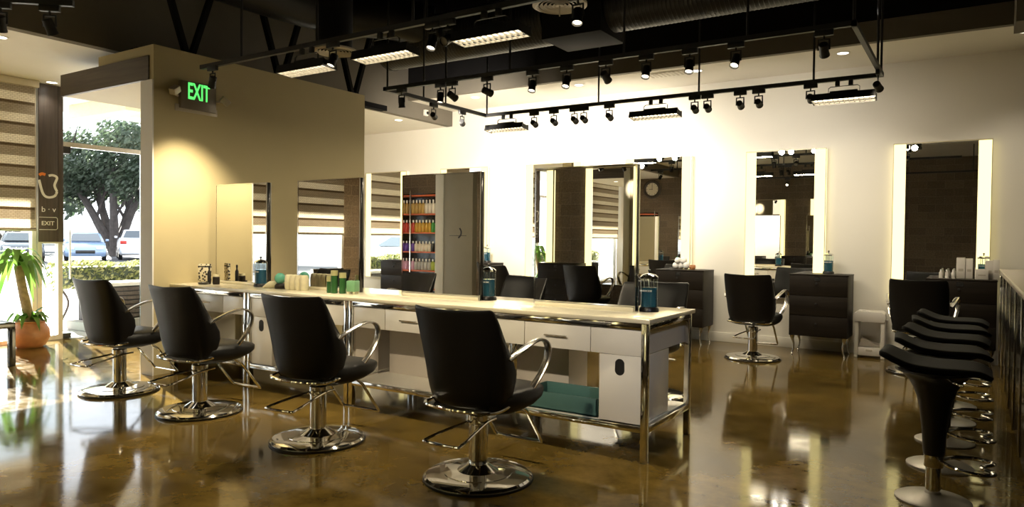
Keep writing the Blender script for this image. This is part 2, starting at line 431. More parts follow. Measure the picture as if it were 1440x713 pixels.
# storefront along X = XL : sills, mullions, glass
def window(n, y0, y1, z0, z1, mull=()):
    bm = B(); t = .05
    box(bm, (XL - .1, y0, z0), (XL - .01, y1, z0 + t)); box(bm, (XL - .1, y0, z1 - t), (XL - .01, y1, z1))
    for y in (y0, y1 - t, *mull): box(bm, (XL - .1, y, z0 + t), (XL - .01, y + t, z1 - t))
    w = struct('window_%d' % n, bm, 'alu')
    g = box(B(), (XL - .058, y0 + t, z0 + t), (XL - .052, y1 - t, z1 - t))
    obj('pane', g, 'pane', w)
window(1, -.6, 1.9, 0, ZE, (.62,)); window(2, 1.9, 4.40, 0, ZE, (3.1,)); window(3, 5.85, 7.85, 0, ZE); window(4, 7.85, YB, 0, ZE)
struct('wall_left_pier', box(B(), (XL - .2, 4.41, 1.27), (XL, 4.72, ZE)), 'alu')
bm = B()
for y in (4.41, 4.66): box(bm, (XL - .1, y, 0), (XL - .01, y + .055, 1.269))
box(bm, (XL - .1, 4.465, 0), (XL - .01, 4.66, .06)); w5 = struct('window_5', bm, 'alu')
obj('pane', box(B(), (XL - .058, 4.465, .06), (XL - .052, 4.66, 1.269)), 'pane', w5)
# door opening: head bar, transom glass, glass leaf standing open
bm = box(B(), (XL - .09, 4.72, 2.56), (XL - .02, 5.85, 2.62)); box(bm, (XL - .09, 4.72, ZE - .05), (XL - .02, 5.85, ZE)); box(bm, (XL - .09, 5.8, 0), (XL - .02, 5.85, 2.56))
dr = struct('door_1', bm, 'brushed')
obj('transom_pane', box(B(), (XL - .058, 4.72, 2.62), (XL - .052, 5.85, ZE - .05)), 'pane', dr)
hx, hy = XL - .05, 4.735; dx, dy = -.905, .424
bm = B(); nx, ny = dy * .006, -dx * .006
prism(bm, [(hx + nx, hy + ny), (hx + dx + nx, hy + dy + ny), (hx + dx - nx, hy + dy - ny), (hx - nx, hy - ny)], 2, .03, 2.5)
obj('door_leaf', bm, 'door_pane', dr)
bm = box(B(), (hx - .16, hy - .03, 2.47), (hx + .02, hy + .09, 2.56)); box(bm, (hx - .16, hy - .03, .0), (hx + .02, hy + .09, .07)); obj('pivot_fitting', bm, 'black_metal', dr)
bm = tube(B(), [(hx + dx * .85 + .05, hy + dy * .85 + .07, .75), (hx + dx * .85 + .05, hy + dy * .85 + .07, 1.45)], .016); obj('door_handle', bm, 'brushed', dr)

# ------------------------------------------------------------------ roller shades
def shade(y0, y1, label, zb=1.43):
    t = thing('roller_shade', label, 'blind', (XL + .07, (y0 + y1) / 2, zb)); h = (y1 - y0) / 2
    obj('valance', box(B(), (-.06, -h, 1.82), (.06, h, 1.905), .006), 'lamp_white', t)
    obj('shade_fabric', box(B(), (-.002, -h + .02, .02), (.002, h - .02, 1.82)), 'shade', t)
    obj('bottom_bar', tube(B(), [(0, -h + .02, .012), (0, h - .02, .012)], .014), 'lamp_white', t)
    obj('pull_cord', tube(B(), [(.03, h - .04, 1.82), (.03, h - .04, .1)], .004, 6), 'lamp_white', t)
    return t
shade(-.55, 1.88, 'striped woven roller shade nearest the block corner, seen in the mirrors')
shade(1.92, 4.38, 'striped woven roller shade lowered over the window beside the dark sign panel')
shade(5.9, 7.83, 'striped roller shade over the window hidden behind the tan partition')
shade(7.87, 9.86, 'striped roller shade at the back corner window, seen only in the leftmost wall mirror')

# dark sign panel on the pier: script strokes, letters, exit plate
t = thing('sign_panel', 'tall dark brown sign panel with white and orange lettering beside the glass door', 'sign', (XL + .012, 4.53, 1.29))
obj('panel', box(B(), (-.01, -.115, 0), (.01, .115, 2.04), .003), 'fascia_z', t)
obj('panel_edge', box(B(), (-.01, .117, 0), (.012, .18, 2.04), .003), 'fascia_z', t)
sec = strip(.03, .004)
bm = sweep(B(), smooth_path([(.014, -.115, .80), (.014, -.07, .63), (.014, -.01, .58), (.014, .07, .60), (.014, .10, .66)], 6), sec, (0, .5, 1))
sweep(bm, smooth_path([(.014, .0, .86), (.014, .05, .87), (.014, .10, .84), (.014, .07, .74), (.014, .1, .66)], 6), sec, (0, .7, .7))
obj('white_script', bm, 'label_white', t)
bm = sweep(B(), smooth_path([(.014, -.112, .86), (.014, -.08, .88), (.014, -.04, .87)], 5), strip(.035, .004), (0, 0, 1)); obj('orange_stroke', bm, 'orange', t)
obj('small_letters', text_bm('b · v', .1, Matrix.Translation((.012, 0, .42)) @ FACE_PX, .002), 'label_white', t)
obj('exit_letters', text_bm('EXIT', .075, Matrix.Translation((.012, -.01, .24)) @ FACE_PX, .002, bold=.001), 'label_white', t)
bm = B()
loop = [(.013, -.112, .16), (.013, .09, .16), (.013, .105, .175), (.013, .105, .305), (.013, .09, .32), (.013, -.112, .32)]
tube(bm, loop, .004, 6); obj('exit_border', bm, 'label_white', t)

# ------------------------------------------------------------------ styling chair
def make_chair():
    t = thing('styling_chair', 'x', 'chair')
    obj('base_rim', lathe(B(), [(.295, 0), (.322, 0), (.322, .013), (.295, .013)], seg=48), 'black_plastic', t)
    bm = lathe(B(), [(0, .004), (.29, .004), (.29, .0135), (.316, .0135), (.316, .018), (.303, .029), (.27, .036), (.2, .04), (.2, .044), (.12, .052), (.085, .075), (.062, .09), (0, .09)], seg=48)
    obj('base_plate', bm, 'chrome', t, 25)
    bm = lathe(B(), [(0, .085), (.055, .085), (.056, .32), (.06, .325), (.06, .375), (.05, .385), (0, .385)], seg=28)
    obj('pump_column', bm, 'chrome', t, 25)
    obj('piston', cyl(B(), (0, 0, .38), (0, 0, .46), .022), 'chrome', t)
    p = smooth_path([(-.04, -.03, .335), (-.10, -.2, .305), (-.12, -.33, .285), (-.09, -.36, .282), (.09, -.36, .282), (.12, -.33, .285), (.09, -.15, .315), (.062, 0, .335), (.06, .09, .34)], 4)
    obj('pump_lever', tube(B(), p, .008, 8), 'chrome', t)
    bm = box(B(), (-.2, -.17, .425), (.2, .2, .45), .006); box(bm, (-.1, -.1, .41), (.1, .1, .428), .004); obj('seat_frame', bm, 'black_metal', t)
    # lower rim under the back
    p = smooth_path([(-.245, .0, .47), (-.25, -.15, .455), (-.2, -.225, .45), (0, -.265, .45), (.2, -.225, .45), (.25, -.15, .455), (.245, .0, .47)], 5)
    obj('back_rim', tube(B(), p, .011, 8), 'chrome', t)
    # seat: lofted along Y
    bm = B(); rings = []
    prof = [(-.15, .435, .55, .2), (-.12, .412, .558, .225), (-.05, .398, .558, .262), (.08, .396, .556, .272), (.2, .41, .552, .276), (.29, .437, .545, .27), (.338, .463, .533, .254), (.36, .492, .52, .23)]
    for y, z0, z1, hw in prof:
        r = []; zc = (z0 + z1) / 2; hz = (z1 - z0) / 2
        for k in range(24):
            a = 2 * PI * k / 24; c, s = math.cos(a), math.sin(a)
            r.append(bm.verts.new((hw * math.copysign(abs(c) ** .45, c), y - .02 * abs(c) ** 3, zc + hz * math.copysign(abs(s) ** .6, s))))
        rings.append(r)
    ring_faces(bm, rings); obj('seat', bm, 'leather_seat', t, 60)
    # back: lofted along Z, wrapping forward at both sides
    bm = B(); rings = []
    lv = [(.452, -.2, .05, .215), (.462, -.21, .09, .233), (.485, -.22, .13, .247), (.54, -.234, .185, .262), (.60, -.246, .215, .271), (.66, -.255, .215, .276), (.73, -.266, .175, .28), (.82, -.28, .115, .281), (.92, -.3, .07, .278), (.985, -.316, .048, .272), (1.0, -.319, .034, .265), (1.006, -.318, .018, .258)]
    for z, yb, th, hw in lv:
        r = []
        for k in range(40):
            a = 2 * PI * k / 40; c, s = math.cos(a), math.sin(a)
            x = hw * math.copysign(abs(c) ** .35, c); v = math.copysign(abs(s) ** .5, s)
            q = abs(x) / hw
            wrap = (.07 if z < .75 else .07 - .1 * (z - .75)) * q * q
            zz = z + (.012 * q * q if z > .9 else 0)
            r.append(bm.verts.new((x, yb + (v + 1) / 2 * th * (.55 + .45 * q ** 2) + wrap, zz)))
        rings.append(r)
    ring_faces(bm, rings); obj('backrest', bm, 'leather', t, 60)
    for s in (-1, 1):
        p = smooth_path([(s * .285, -.12, .735), (s * .31, -.05, .775), (s * .325, .06, .815), (s * .33, .16, .82), (s * .33, .225, .775), (s * .325, .22, .69), (s * .305, .17, .6), (s * .28, .14, .545)], 6)
        obj('armrest', sweep(B(), p, [(-.021, -.004), (-.012, -.008), (.012, -.008), (.021, -.004), (.021, .004), (.012, .008), (-.012, .008), (-.021, .004)], (1, 0, 0)), 'brushed', t, 50)
    p = [(-.17, .16, .435), (-.17, .26, .36), (-.17, .43, .15), (-.165, .45, .132), (.165, .45, .132), (.17, .43, .15), (.17, .26, .36), (.17, .16, .435)]
    obj('footrest', tube(B(), p, .011, 10), 'chrome', t)
    return t

G_ST = 'styling chairs at the long station'
G_WL = 'styling chairs along the back wall'
chair = make_chair()
chair.location = (-2.395, 3.373, 0); chair['label'] = 'black leather styling chair nearest the camera, left of the teal tray'; chair['group'] = G_ST
dup(chair, (-3.747, 3.375, 0), math.radians(4), 'black leather styling chair second from the right on the near side of the station', G_ST)
dup(chair, (-5.114, 3.389, 0), math.radians(2), 'black leather styling chair second from the left, beside the sunlit floor patch', G_ST)
dup(chair, (-6.364, 3.429, 0), math.radians(2), 'leftmost black leather styling chair, in front of the doorway', G_ST)
dup(chair, (-2.42, 6.05, 0), PI, 'black styling chair behind the right end of the station, facing the camera', G_ST)
dup(chair, (-3.85, 6.05, 0), PI, 'black styling chair behind the station, in the gap between the two right table mirrors', G_ST)
dup(chair, (-5.1, 6.05, 0), PI, 'black styling chair on the far side of the station behind the second table mirror', G_ST)
dup(chair, (-2.172, 8.69, 0), math.radians(-3), 'black styling chair facing the middle lit wall mirror, left of a dark cabinet', G_WL)
c5 = dup(chair, (-.45, 8.84, 0), math.radians(-3), 'black styling chair facing the rightmost lit wall mirror, beyond the bar stools', G_WL)
dup(chair, (-3.95, 8.75, 0), math.radians(5), 'black styling chair facing the wall mirror behind the right table mirror', G_WL)
dup(chair, (-5.8, 8.75, 0), math.radians(-8), 'black styling chair by the back wall, just right of the third table mirror', G_WL)

# ------------------------------------------------------------------ station
Y0, Y1, ZT = 4.18, 5.02, .905
wt = obj('worktop', box(B(), (-6.795, Y0 - .015, ZT - .028), (-1.665, Y1 + .015, ZT), .004), 'worktop')
tag(wt, 'long cream worktop running over the chrome styling station', 'worktop')

def station(x0, x1, label, slot_side, drawers):
    w = x1 - x0; cx = (x0 + x1) / 2
    t = thing('styling_station', label, 'styling station', (cx, (Y0 + Y1) / 2, 0), 0, 'chrome framed units of the long styling station')
    hx, hy = w / 2 - .004, (Y1 - Y0) / 2; L = .042
    for sx in (-1, 1):
        for sy in (-1, 1):
            obj('leg', box(B(), (sx * hx, sy * hy, 0), (sx * (hx - L), sy * (hy - L), ZT - .03), .003), 'chrome', t)
    bm = B()
    for s in (-1, 1):
        box(bm, (-hx + L, s * hy, ZT - .072), (hx - L, s * (hy - .03), ZT - .03), .003)
        box(bm, (s * hx, -hy + L, ZT - .072), (s * (hx - .03), hy - L, ZT - .03), .003)
    obj('top_rail', bm, 'chrome', t)
    bm = B()
    for s in (-1, 1):
        box(bm, (-hx + L, s * hy, .185), (hx - L, s * (hy - .03), .225), .003)
        box(bm, (s * hx, -hy + L, .185), (s * (hx - .03), hy - L, .225), .003)
    obj('bottom_rail', bm, 'chrome', t)
    obj('bottom_shelf', box(B(), (-hx + .032, -hy + .032, .2), (hx - .032, hy - .032, .228)), 'cream', t)
    zb, zt = .668, ZT - .078
    bm = box(B(), (-hx + L + .002, -hy + .035, zb), (hx - L - .002, hy - .035, zt))
    obj('drawer_case', bm, 'cream', t)
    # upright panels below the drawers
    for px in (-.12, .30) if slot_side > 0 else (.12, -.30):
        pass
    p0 = hx - .5 if slot_side < 0 else -hx + .07
    bm = box(B(), (p0, .0, .23), (p0 + .45, .30, zb - .002)); obj('centre_cabinet', bm, 'panel_grey', t)
    # fronts on both long sides
    for s in (-1, 1):
        edges = drawers
        for k in range(len(edges) - 1):
            a, b, kind = edges[k][0] * (hx - L) , edges[k + 1][0] * (hx - L), edges[k][1]
            if s > 0: a, b = -b, -a
            y = s * (hy - .03)
            nm = 'drawer' if kind else 'front_panel'
            f = obj(nm, box(B(), (a + .003, y, zb - .004), (b - .003, y + s * .018, zt + .002), .002), 'cream', t)
            if kind:
                m_ = (a + b) / 2; yh = y + s * .04; zz = zt - .075
                bm = tube(B(), [(m_ - .085, yh, zz), (m_ + .085, yh, zz)], .006, 8)
                for q in (-.06, .06): tube(bm, [(m_ + q, y + s * .016, zz), (m_ + q, yh, zz)], .005, 6)
                obj('handle', bm, 'brushed', f)
    # tall holder box with a dark slot
    sd = slot_side
    a, b = (hx - .335, hx - .045) if sd > 0 else (-hx + .045, -hx + .335)
    hb = obj('holder_box', box(B(), (a, -hy + .012, .232), (b, -hy + .5, zb - .006), .003), 'cream', t)
    c = (a + b) / 2; bm = B()
    pts = [(c + .033 * math.cos(q), .565 + .033 * math.sin(q) + (.04 if math.sin(q) > .01 else 0)) for q in [2 * PI * k / 20 for k in range(20)]]
    prism(bm, pts, 1, -hy + .0095, -hy + .014); obj('slot', bm, 'dark_slot', hb)
    return t
Dw = [(-1, 0), (-.62, 1), (.18, 0), (1, 0)]
station(-2.985, -1.68, 'right end unit of the long chrome and cream styling station, holding the teal tray', 1, [(-1, 0), (-.43, 1), (.41, 0), (1, 0)])
station(-4.29, -2.99, 'unit of the long styling station behind the nearest styling chair', 1, [(-1, 0), (-.42, 1), (.42, 0), (1, 0)])
station(-5.595, -4.295, 'unit of the long styling station behind the second chair from the right', -1, [(-1, 0), (-.42, 1), (.42, 0), (1, 0)])
station(-6.79, -5.6, 'left end unit of the long styling station against the tan partition', -1, [(-1, 0), (-.55, 1), (.42, 0), (1, 0)])

# teal tray on the bottom shelf
t = thing('tray', 'teal rectangular plastic tray on the bottom shelf at the right end of the station', 'tray', (-2.36, 4.40, .229), 0)
bm = B()
box(bm, (-.27, -.17, 0), (.31, .17, .012), .003)
for a, b in (((-.27, -.17, .0), (.31, -.158, .12)), ((-.27, .158, 0), (.31, .17, .12)), ((-.27, -.17, 0), (-.258, .17, .12)), ((.298, -.17, 0), (.31, .17, .12))): box(bm, a, b, .003)
obj('tray_body', bm, 'teal', t)
obj('tray_handle', box(B(), (.31, -.12, .07), (.322, .12, .1), .004), 'white_plastic', t)

# table mirrors: two-sided, standing on the worktop
def table_mirror(x0, x1, label):
    t = thing('station_mirror', label, 'mirror', ((x0 + x1) / 2, 4.6, ZT), 0, 'two sided mirrors standing on the long worktop')
    h = (x1 - x0) / 2; H = 1.02; d = .028
    obj('core', box(B(), (-h, -d + .006, .0), (h, d - .006, H), .003), 'black_gloss', t)
    for s in (-1, 1):
        obj('mirror_glass', box(B(), (-h + .012, s * d, .03), (h - .012, s * (d - .005), H - .012)), 'mirror', t)
        bm = box(B(), (-h, s * (d + .002), 0), (-h + .011, s * (d - .012), H)); box(bm, (h - .011, s * (d + .002), 0), (h, s * (d - .012), H)); box(bm, (-h + .011, s * (d + .002), H - .011), (h - .011, s * (d - .012), H))
        obj('frame', bm, 'chrome', t)
        obj('bottom_ledge', box(B(), (-h + .012, s * (d + .006), 0), (h - .012, s * (d - .005), .028), .002), 'worktop', t)
    return t
table_mirror(-6.63, -5.82, 'leftmost table mirror, beside the floral card on the worktop')
table_mirror(-5.37, -4.56, 'table mirror second from the left, behind the green vases')
table_mirror(-4.06, -3.25, 'table mirror third from the left, reflecting the bottle shelves')
table_mirror(-2.75, -1.935, 'rightmost table mirror at the end of the worktop, reflecting a lit mirror')

# ------------------------------------------------------------------ lit wall mirrors and cabinets
def make_wall_mirror():
    t = thing('lit_mirror', 'x', 'mirror'); h, z0, z1 = .5, .65, 2.6     # faces -Y, back at y = 0
    obj('mirror_box', box(B(), (-h, -.085, z0), (h, 0, z1), .004), 'white_paint', t)
    obj('mirror_glass', box(B(), (-h + .135, -.0895, z0 + .01), (h - .135, -.0855, z1 - .012)), 'mirror', t)
    for s in (-1, 1):
        obj('light_strip', box(B(), (s * (h - .006), -.0895, z0 + .01), (s * (h - .132), -.0855, z1 - .012)), 'strip', t)
        obj('side_glow', box(B(), (s * h, -.05, z0 + .01), (s * (h + .003), -.02, z1 - .012)), 'strip', t)
    bm = box(B(), (-h - .003, -.092, z1 - .011), (h + .003, -.083, z1 + .003)); 
    for s in (-1, 1): box(bm, (s * (h - .005), -.092, z0), (s * (h + .003), -.084, z1 - .011))
    obj('frame', bm, 'mirror_edge', t)
    return t
G_WM = 'tall lit mirrors on the back wall'
G_CB = 'dark drawer cabinets along the back wall'
wm = make_wall_mirror()

def make_cabinet():
    t = thing('drawer_cabinet', 'x', 'cabinet'); h = .335     # origin at floor, centre back; front faces -Y
    obj('body', box(B(), (-h, -.45, .235), (h, 0, .985), .004), 'cabinet', t)
    obj('cabinet_top', box(B(), (-h - .004, -.456, .985), (h + .004, 0, 1.0), .003), 'cabinet', t)
    for k in range(3):
        z0 = .245 + k * .247
        d = obj('drawer', box(B(), (-h + .004, -.468, z0), (h - .004, -.45, z0 + .241), .003), 'cabinet', t)
        obj('knob', lathe(B(), [(0, 0), (.007, 0), (.006, .012), (.014, .016), (.014, .026), (0, .028)], seg=14), 'black_metal', d)
        d.children[0].rotation_euler = (PI / 2, 0, 0); d.children[0].location = (-.02, -.468, z0 + .15)
    obj('cable_hole', box(B(), (-.045, -.4695, .925), (.02, -.468, .972), .008), 'dark_slot', t)
    for sx in (-1, 1):
        for sy in (0, 1):
            x, y = sx * (h - .035), (-.415 if sy == 0 else -.04)
            p = [(x + sx * .0, y, .236), (x - sx * .004, y, .19), (x - sx * .018, y, .13), (x - sx * .014, y, .06), (x, y, .018), (x, y, 0)]
            bm = sweep(B(), smooth_path(p, 4), circ(1, 10), scales=[.034, .031, .028, .025, .021, .018, .015, .013, .0115, .01, .0095, .009, .009, .009, .009, .009, .01, .012, .015, .017, .016][:21])
            obj('leg', bm, 'brushed', t)
    return t
cab = make_cabinet()
mx = [-.32, -2.08, -3.84, -5.57, -7.33, -9.12]
ml = ['rightmost lit wall mirror, above the end of the bar counter', 'lit wall mirror second from the right, between two dark cabinets',
      'lit wall mirror third from the right, partly behind the end table mirror', 'lit wall mirror behind the right table mirror, only its left strip clear of it',
      'lit wall mirror hidden behind the third table mirror, its right strip showing', 'leftmost lit wall mirror near the partition edge, reflecting the blinds']
for k, (x, l) in enumerate(zip(mx, ml)):
    o = wm if k == 0 else dup(wm)
    o.location = (x, YB - .001, 0); o['label'] = l; o['group'] = G_WM
cl = ['dark drawer cabinet by the bar counter with white product boxes on top', 'dark three drawer cabinet on silver legs beside the white step stool',
      'dark drawer cabinet behind the right end of the station with a white ornament on it', 'dark drawer cabinet behind the gap between the two right table mirrors',
      'dark drawer cabinet by the back wall behind the middle of the station', 'dark drawer cabinet in the left corner of the back wall behind the table mirrors']
for k, (x, l) in enumerate(zip([-.09, -1.565, -3.325, -5.06, -6.82, -8.45], cl)):
    o = cab if k == 0 else dup(cab)
    o.location = (x, YB - .10, 0); o['label'] = l; o['group'] = G_CB

# ------------------------------------------------------------------ white step stool by the cabinet
t = thing('step_stool', 'white plastic step stool with an arched opening, standing against the back wall', 'stool', (-1.02, 9.68, 0), math.radians(2))
bm = B()
box(bm, (-.165, -.13, .03), (-.12, .13, .50), .008); box(bm, (.12, -.13, .03), (.165, .13, .50), .008); box(bm, (-.12, -.13, .03), (.12, -.09, .13), .006)
obj('side_frame', bm, 'white_plastic', t)
bm = B(); prism(bm, [(-.165, .44), (.165, .44), (.175, .5), (.165, .54), (.13, .565), (-.13, .565), (-.165, .54), (-.175, .5)], 1, -.15, .14, .006); obj('top_step', bm, 'white_plastic', t)
bm = B(); pts = [(-.119, .13), (.119, .13), (.119, .15)] + [(.119 - .02 - .2 * math.sin(q), .15 + .08 * math.sin(q * 1.0)) for q in (.3, .6, .9, 1.2)] + [(-.119, .16)]
prism(bm, pts, 1, -.06, .12); obj('inner_step', bm, 'panel_grey', t)
bm = B()
for x in (-.145, .145):
    for y in (-.11, .11): box(bm, (x - .02, y - .018, 0), (x + .02, y + .018, .03), .004)
obj('foot_pads', bm, 'white_plastic', t)
obj('grip', box(B(), (-.035, -.136, .085), (.035, -.129, .11), .003), 'panel_grey', t)
obj('side_knob', cyl(B(), (.165, -.02, .46), (.195, -.02, .46), .015), 'white_plastic', t)

# ------------------------------------------------------------------ bar counter and stools
t = thing('bar_counter', 'black glossy bar counter with grey top and chrome trims at the right edge', 'counter', (.6, 6.6, 0))
obj('counter_body', box(B(), (-.32, -3.4, .06), (.35, 2.78, 1.08), .004), 'black_gloss', t)
obj('plinth', box(B(), (-.27, -3.4, 0), (.3, 2.75, .06)), 'black_metal', t)
obj('counter_top', box(B(), (-.345, -3.42, 1.08), (.4, 2.8, 1.125), .006), 'counter_top', t)
for k in range(8):
    y = 2.77 - k * .78
    obj('chrome_trim', box(B(), (-.332, y - .012, .06), (-.32, y + .012, 1.078), .002), 'chrome', t)

def make_stool():
    t = thing('bar_stool', 'x', 'stool')        # faces +X
    obj('base_disc', lathe(B(), [(0, 0), (.185, 0), (.185, .008), (.17, .016), (.08, .028), (.04, .04), (.03, .06), (0, .06)], seg=40), 'grey_disc', t, 25)
    obj('pole', cyl(B(), (0, 0, .05), (0, 0, .245), .037, 20), 'chrome', t)
    obj('collar', lathe(B(), [(0, .185), (.046, .185), (.048, .19), (.048, .25), (.044, .255), (0, .255)], seg=24), 'chrome', t)
    obj('gas_cover', lathe(B(), [(0, .25), (.05, .25), (.053, .27), (.06, .38), (.07, .47), (.084, .55), (.104, .61), (.13, .655), (.165, .69), (.195, .704), (.195, .714), (0, .714)], seg=32), 'black_plastic', t)
    p = smooth_path([(.03, -.02, .222), (.1, -.12, .22), (.2, -.16, .218), (.275, -.1, .218), (.218, 0, .218), (.275, .1, .218), (.2, .16, .218), (.1, .12, .22), (.03, .02, .222)], 5)
    obj('footrest', tube(B(), p, .0115, 10), 'chrome', t)
    ctr = [(-.262, 0, .79), (-.235, 0, .787), (-.18, 0, .762), (-.11, 0, .738), (0, 0, .728), (.13, 0, .73), (.2, 0, .725), (.25, 0, .70)]
    pc = smooth_path(ctr, 5); n = len(pc); bm = B(); rings = []
    for i, p in enumerate(pc):
        q = abs(2 * i / (n - 1) - 1); hw = .2 * (1 - .25 * q ** 4); th = .022 * (1 - .35 * q ** 6)
        tg = (pc[min(i + 1, n - 1)] - pc[max(i - 1, 0)]).normalized(); nm = V((-tg.z, 0, tg.x))
        rings.append([bm.verts.new(p + V((0, hw * math.copysign(abs(math.cos(a)) ** .5, math.cos(a)), 0)) + nm * (th * math.copysign(abs(math.sin(a)) ** .6, math.sin(a)) + .012 * abs(math.cos(a)) ** 2)) for a in [2 * PI * k / 20 for k in range(20)]])
    ring_faces(bm, rings); obj('seat', bm, 'stool_seat', t, 60)
    p = smooth_path([(.05, -.17, .70), (.1, -.26, .69), (.13, -.28, .685)], 4); obj('height_lever', tube(B(), p, .006, 8), 'chrome', t)
    return t
st = make_stool(); G_BS = 'black bar stools in a row at the counter'
for k, (y, l) in enumerate([(4.49, 'nearest black bar stool, its whole flared column in view at the bottom right'), (5.2, 'second bar stool from the camera along the black counter'),
                            (5.87, 'third bar stool from the camera along the black counter'), (6.54, 'fourth bar stool from the camera along the black counter'),
                            (7.21, 'farthest bar stool at the counter, close to the rightmost styling chair')]):
    o = st if k == 0 else dup(st)
    o.location = (-.15 + .008 * k, y, 0); o['label'] = l; o['group'] = G_BS; o.rotation_euler = (0, 0, math.radians([0, 4, -3, 5, -2][k]))

# ------------------------------------------------------------------ disinfectant jars
def make_jar(h=.26, r=.055):
    t = thing('disinfectant_jar', 'x', 'jar')
    obj('jar_base', lathe(B(), [(0, 0), (r + .008, 0), (r + .008, .02), (r, .032), (0, .032)], seg=24), 'black_plastic', t)
    obj('liquid', lathe(B(), [(0, .033), (r - .005, .033), (r - .005, h * .64), (0, h * .64)], seg=24), 'blue_liquid', t)
    obj('glass_cylinder', lathe(B(), [(r - .002, .032), (r, .032), (r, h - .03), (r - .002, h - .03)], seg=24), 'jar_glass', t)
    ld = obj('jar_lid', lathe(B(), [(0, h - .032), (r + .002, h - .032), (r + .003, h - .02), (r * .8, h - .006), (r * .3, h + .004), (0, h + .006)], seg=24), 'chrome', t)
    obj('lid_knob', lathe(B(), [(.004, h + .004), (.004, h + .014), (.01, h + .02), (.01, h + .028), (0, h + .034)], seg=14), 'black_metal', ld)
    bk = B()
    for k in range(4):
        a = PI / 2 * k + .4
        tube(bk, [(r * .55 * math.cos(a), r * .55 * math.sin(a), .04), (r * .55 * math.cos(a), r * .55 * math.sin(a), h - .03)], .003, 6)
    obj('comb_rack', bk, 'chrome', t)
    obj('lettering', text_bm('BARBICIDE', .017, Matrix.Translation((0, -r - .001, h * .56)) @ FACE_MY, .001), 'label_white', t)
    return t
jar = make_jar(); G_J = 'jars of blue disinfectant'
for k, (x, y, z, l) in enumerate([(-3.253, 4.70, ZT, 'jar of blue disinfectant on the worktop between the two right table mirrors'),
        (-1.871, 4.66, ZT, 'jar of dark blue disinfectant at the right end of the worktop'),
        (-5.809, 4.50, ZT, 'jar of blue disinfectant on the worktop at the right of the leftmost table mirror'),
        (-1.51, 9.70, 1.0, 'dark jar of disinfectant on the cabinet beside the middle wall mirror'),
        (.12, 9.74, 1.0, 'dark lidded jar on the cabinet behind the white product boxes'),
        (-6.72, 9.66, 1.0, 'small blue jar on the back wall cabinet, above and behind the front jar')]):
    o = jar if k == 0 else dup(jar)
    o.location = (x, y, z); o['label'] = l; o['group'] = G_J
    if k in (0, 1): o.scale = (1.08, 1.08, 1.0)

# things on the worktop
t = thing('floral_card', 'white card box with a black floral print beside the leftmost table mirror', 'card', (-6.62, 4.44, ZT), math.radians(20))
obj('card_body', box(B(), (-.07, -.012, 0), (.07, .012, .20), .002), 'floral', t); obj('dark_band', box(B(), (-.0705, -.0125, .165), (.0705, .0125, .178)), 'dark_slot', t)
t = thing('dark_bottle', 'slim dark bottle between the floral card and the little jar', 'bottle', (-6.50, 4.41, ZT))
obj('bottle_body', lathe(B(), [(0, 0), (.018, 0), (.018, .12), (.008, .14), (.008, .155), (0, .155)], seg=16), 'black_plastic', t); obj('bottle_cap', lathe(B(), [(0, .155), (.01, .155), (.01, .185), (0, .187)], seg=14), 'black_metal', t)
t = thing('small_jar', 'little brown jar with a pale lid at the left end of the worktop', 'jar', (-6.40, 4.42, ZT))
obj('jar_body', lathe(B(), [(0, 0), (.032, 0), (.034, .01), (.034, .07), (.028, .078), (0, .078)], seg=20), 'cabinet', t); obj('jar_lid', lathe(B(), [(0, .078), (.03, .078), (.03, .1), (0, .102)], seg=20), 'shell', t)
t = thing('low_dish', 'low black dish in front of the slim dark bottle', 'dish', (-6.50, 4.345, ZT)); obj('dish_bowl', lathe(B(), [(0, 0), (.045, 0), (.055, .018), (.052, .02), (.042, .008), (0, .008)], seg=24), 'black_plastic', t)
t = thing('glass_ball', 'sea green glass ball on a dark stand left of the cream candle holder', 'ornament', (-5.44, 4.43, ZT))
obj('stand', lathe(B(), [(0, 0), (.048, 0), (.05, .03), (.035, .05), (0, .05)], seg=20), 'cabinet', t); obj('ball', ball(B(), (0, 0, .098), .052), 'teal_glass', t)
t = thing('seashell', 'small pointed cream seashell lying left of the green glass ball', 'shell', (-5.58, 4.42, ZT), .3)
obj('shell_body', sweep(B(), [(-.07, 0, .008), (-.03, 0, .022), (.01, 0, .034), (.05, 0, .036), (.07, 0, .03)], circ(1, 14), (0, 0, 1), scales=[.006, .02, .033, .034, .02]), 'shell', t)
t = thing('candle_holder', 'fluted cream candle holder block in front of the second table mirror', 'candle holder', (-5.2, 4.42, ZT))
bm = B()
for k in range(4): lathe(bm, [(0, 0), (.036, 0), (.042, .03), (.042, .1), (.034, .135), (.02, .14), (0, .132)], (-.1 + k * .068, 0, 0), 18)
obj('holder_body', bm, 'shell', t)
G_V = 'green bamboo style vases'
for k, (x, y, h, l) in enumerate([(-4.74, 4.40, .10, 'short green vase at the left of the bamboo style trio'), (-4.672, 4.385, .155, 'tallest green vase in the middle of the bamboo style trio'), (-4.60, 4.415, .135, 'green vase at the right of the bamboo style trio')]):
    t = thing('bamboo_vase', l, 'vase', (x, y, ZT), 0, G_V)
    obj('vase_body', lathe(B(), [(0, 0), (.03, 0), (.03, h), (.026, h), (.026, h - .01), (0, h - .01)], seg=18), 'green_glass', t); obj('vase_rim', lathe(B(), [(.026, h), (.031, h), (.031, h + .045), (.026, h + .045)], seg=18), 'bamboo', t)
t = thing('square_candle', 'square green candle on small feet right of the green vases', 'candle', (-4.49, 4.43, ZT), .25)
obj('wax_block', box(B(), (-.042, -.042, .022), (.042, .042, .115), .005), 'green_wax', t)
bm = B()
for x in (-.028, .028):
    for y in (-.028, .028): lathe(bm, [(0, 0), (.008, 0), (.01, .012), (.008, .022), (0, .022)], (x, y, 0), 10)
obj('feet', bm, 'shell', t)
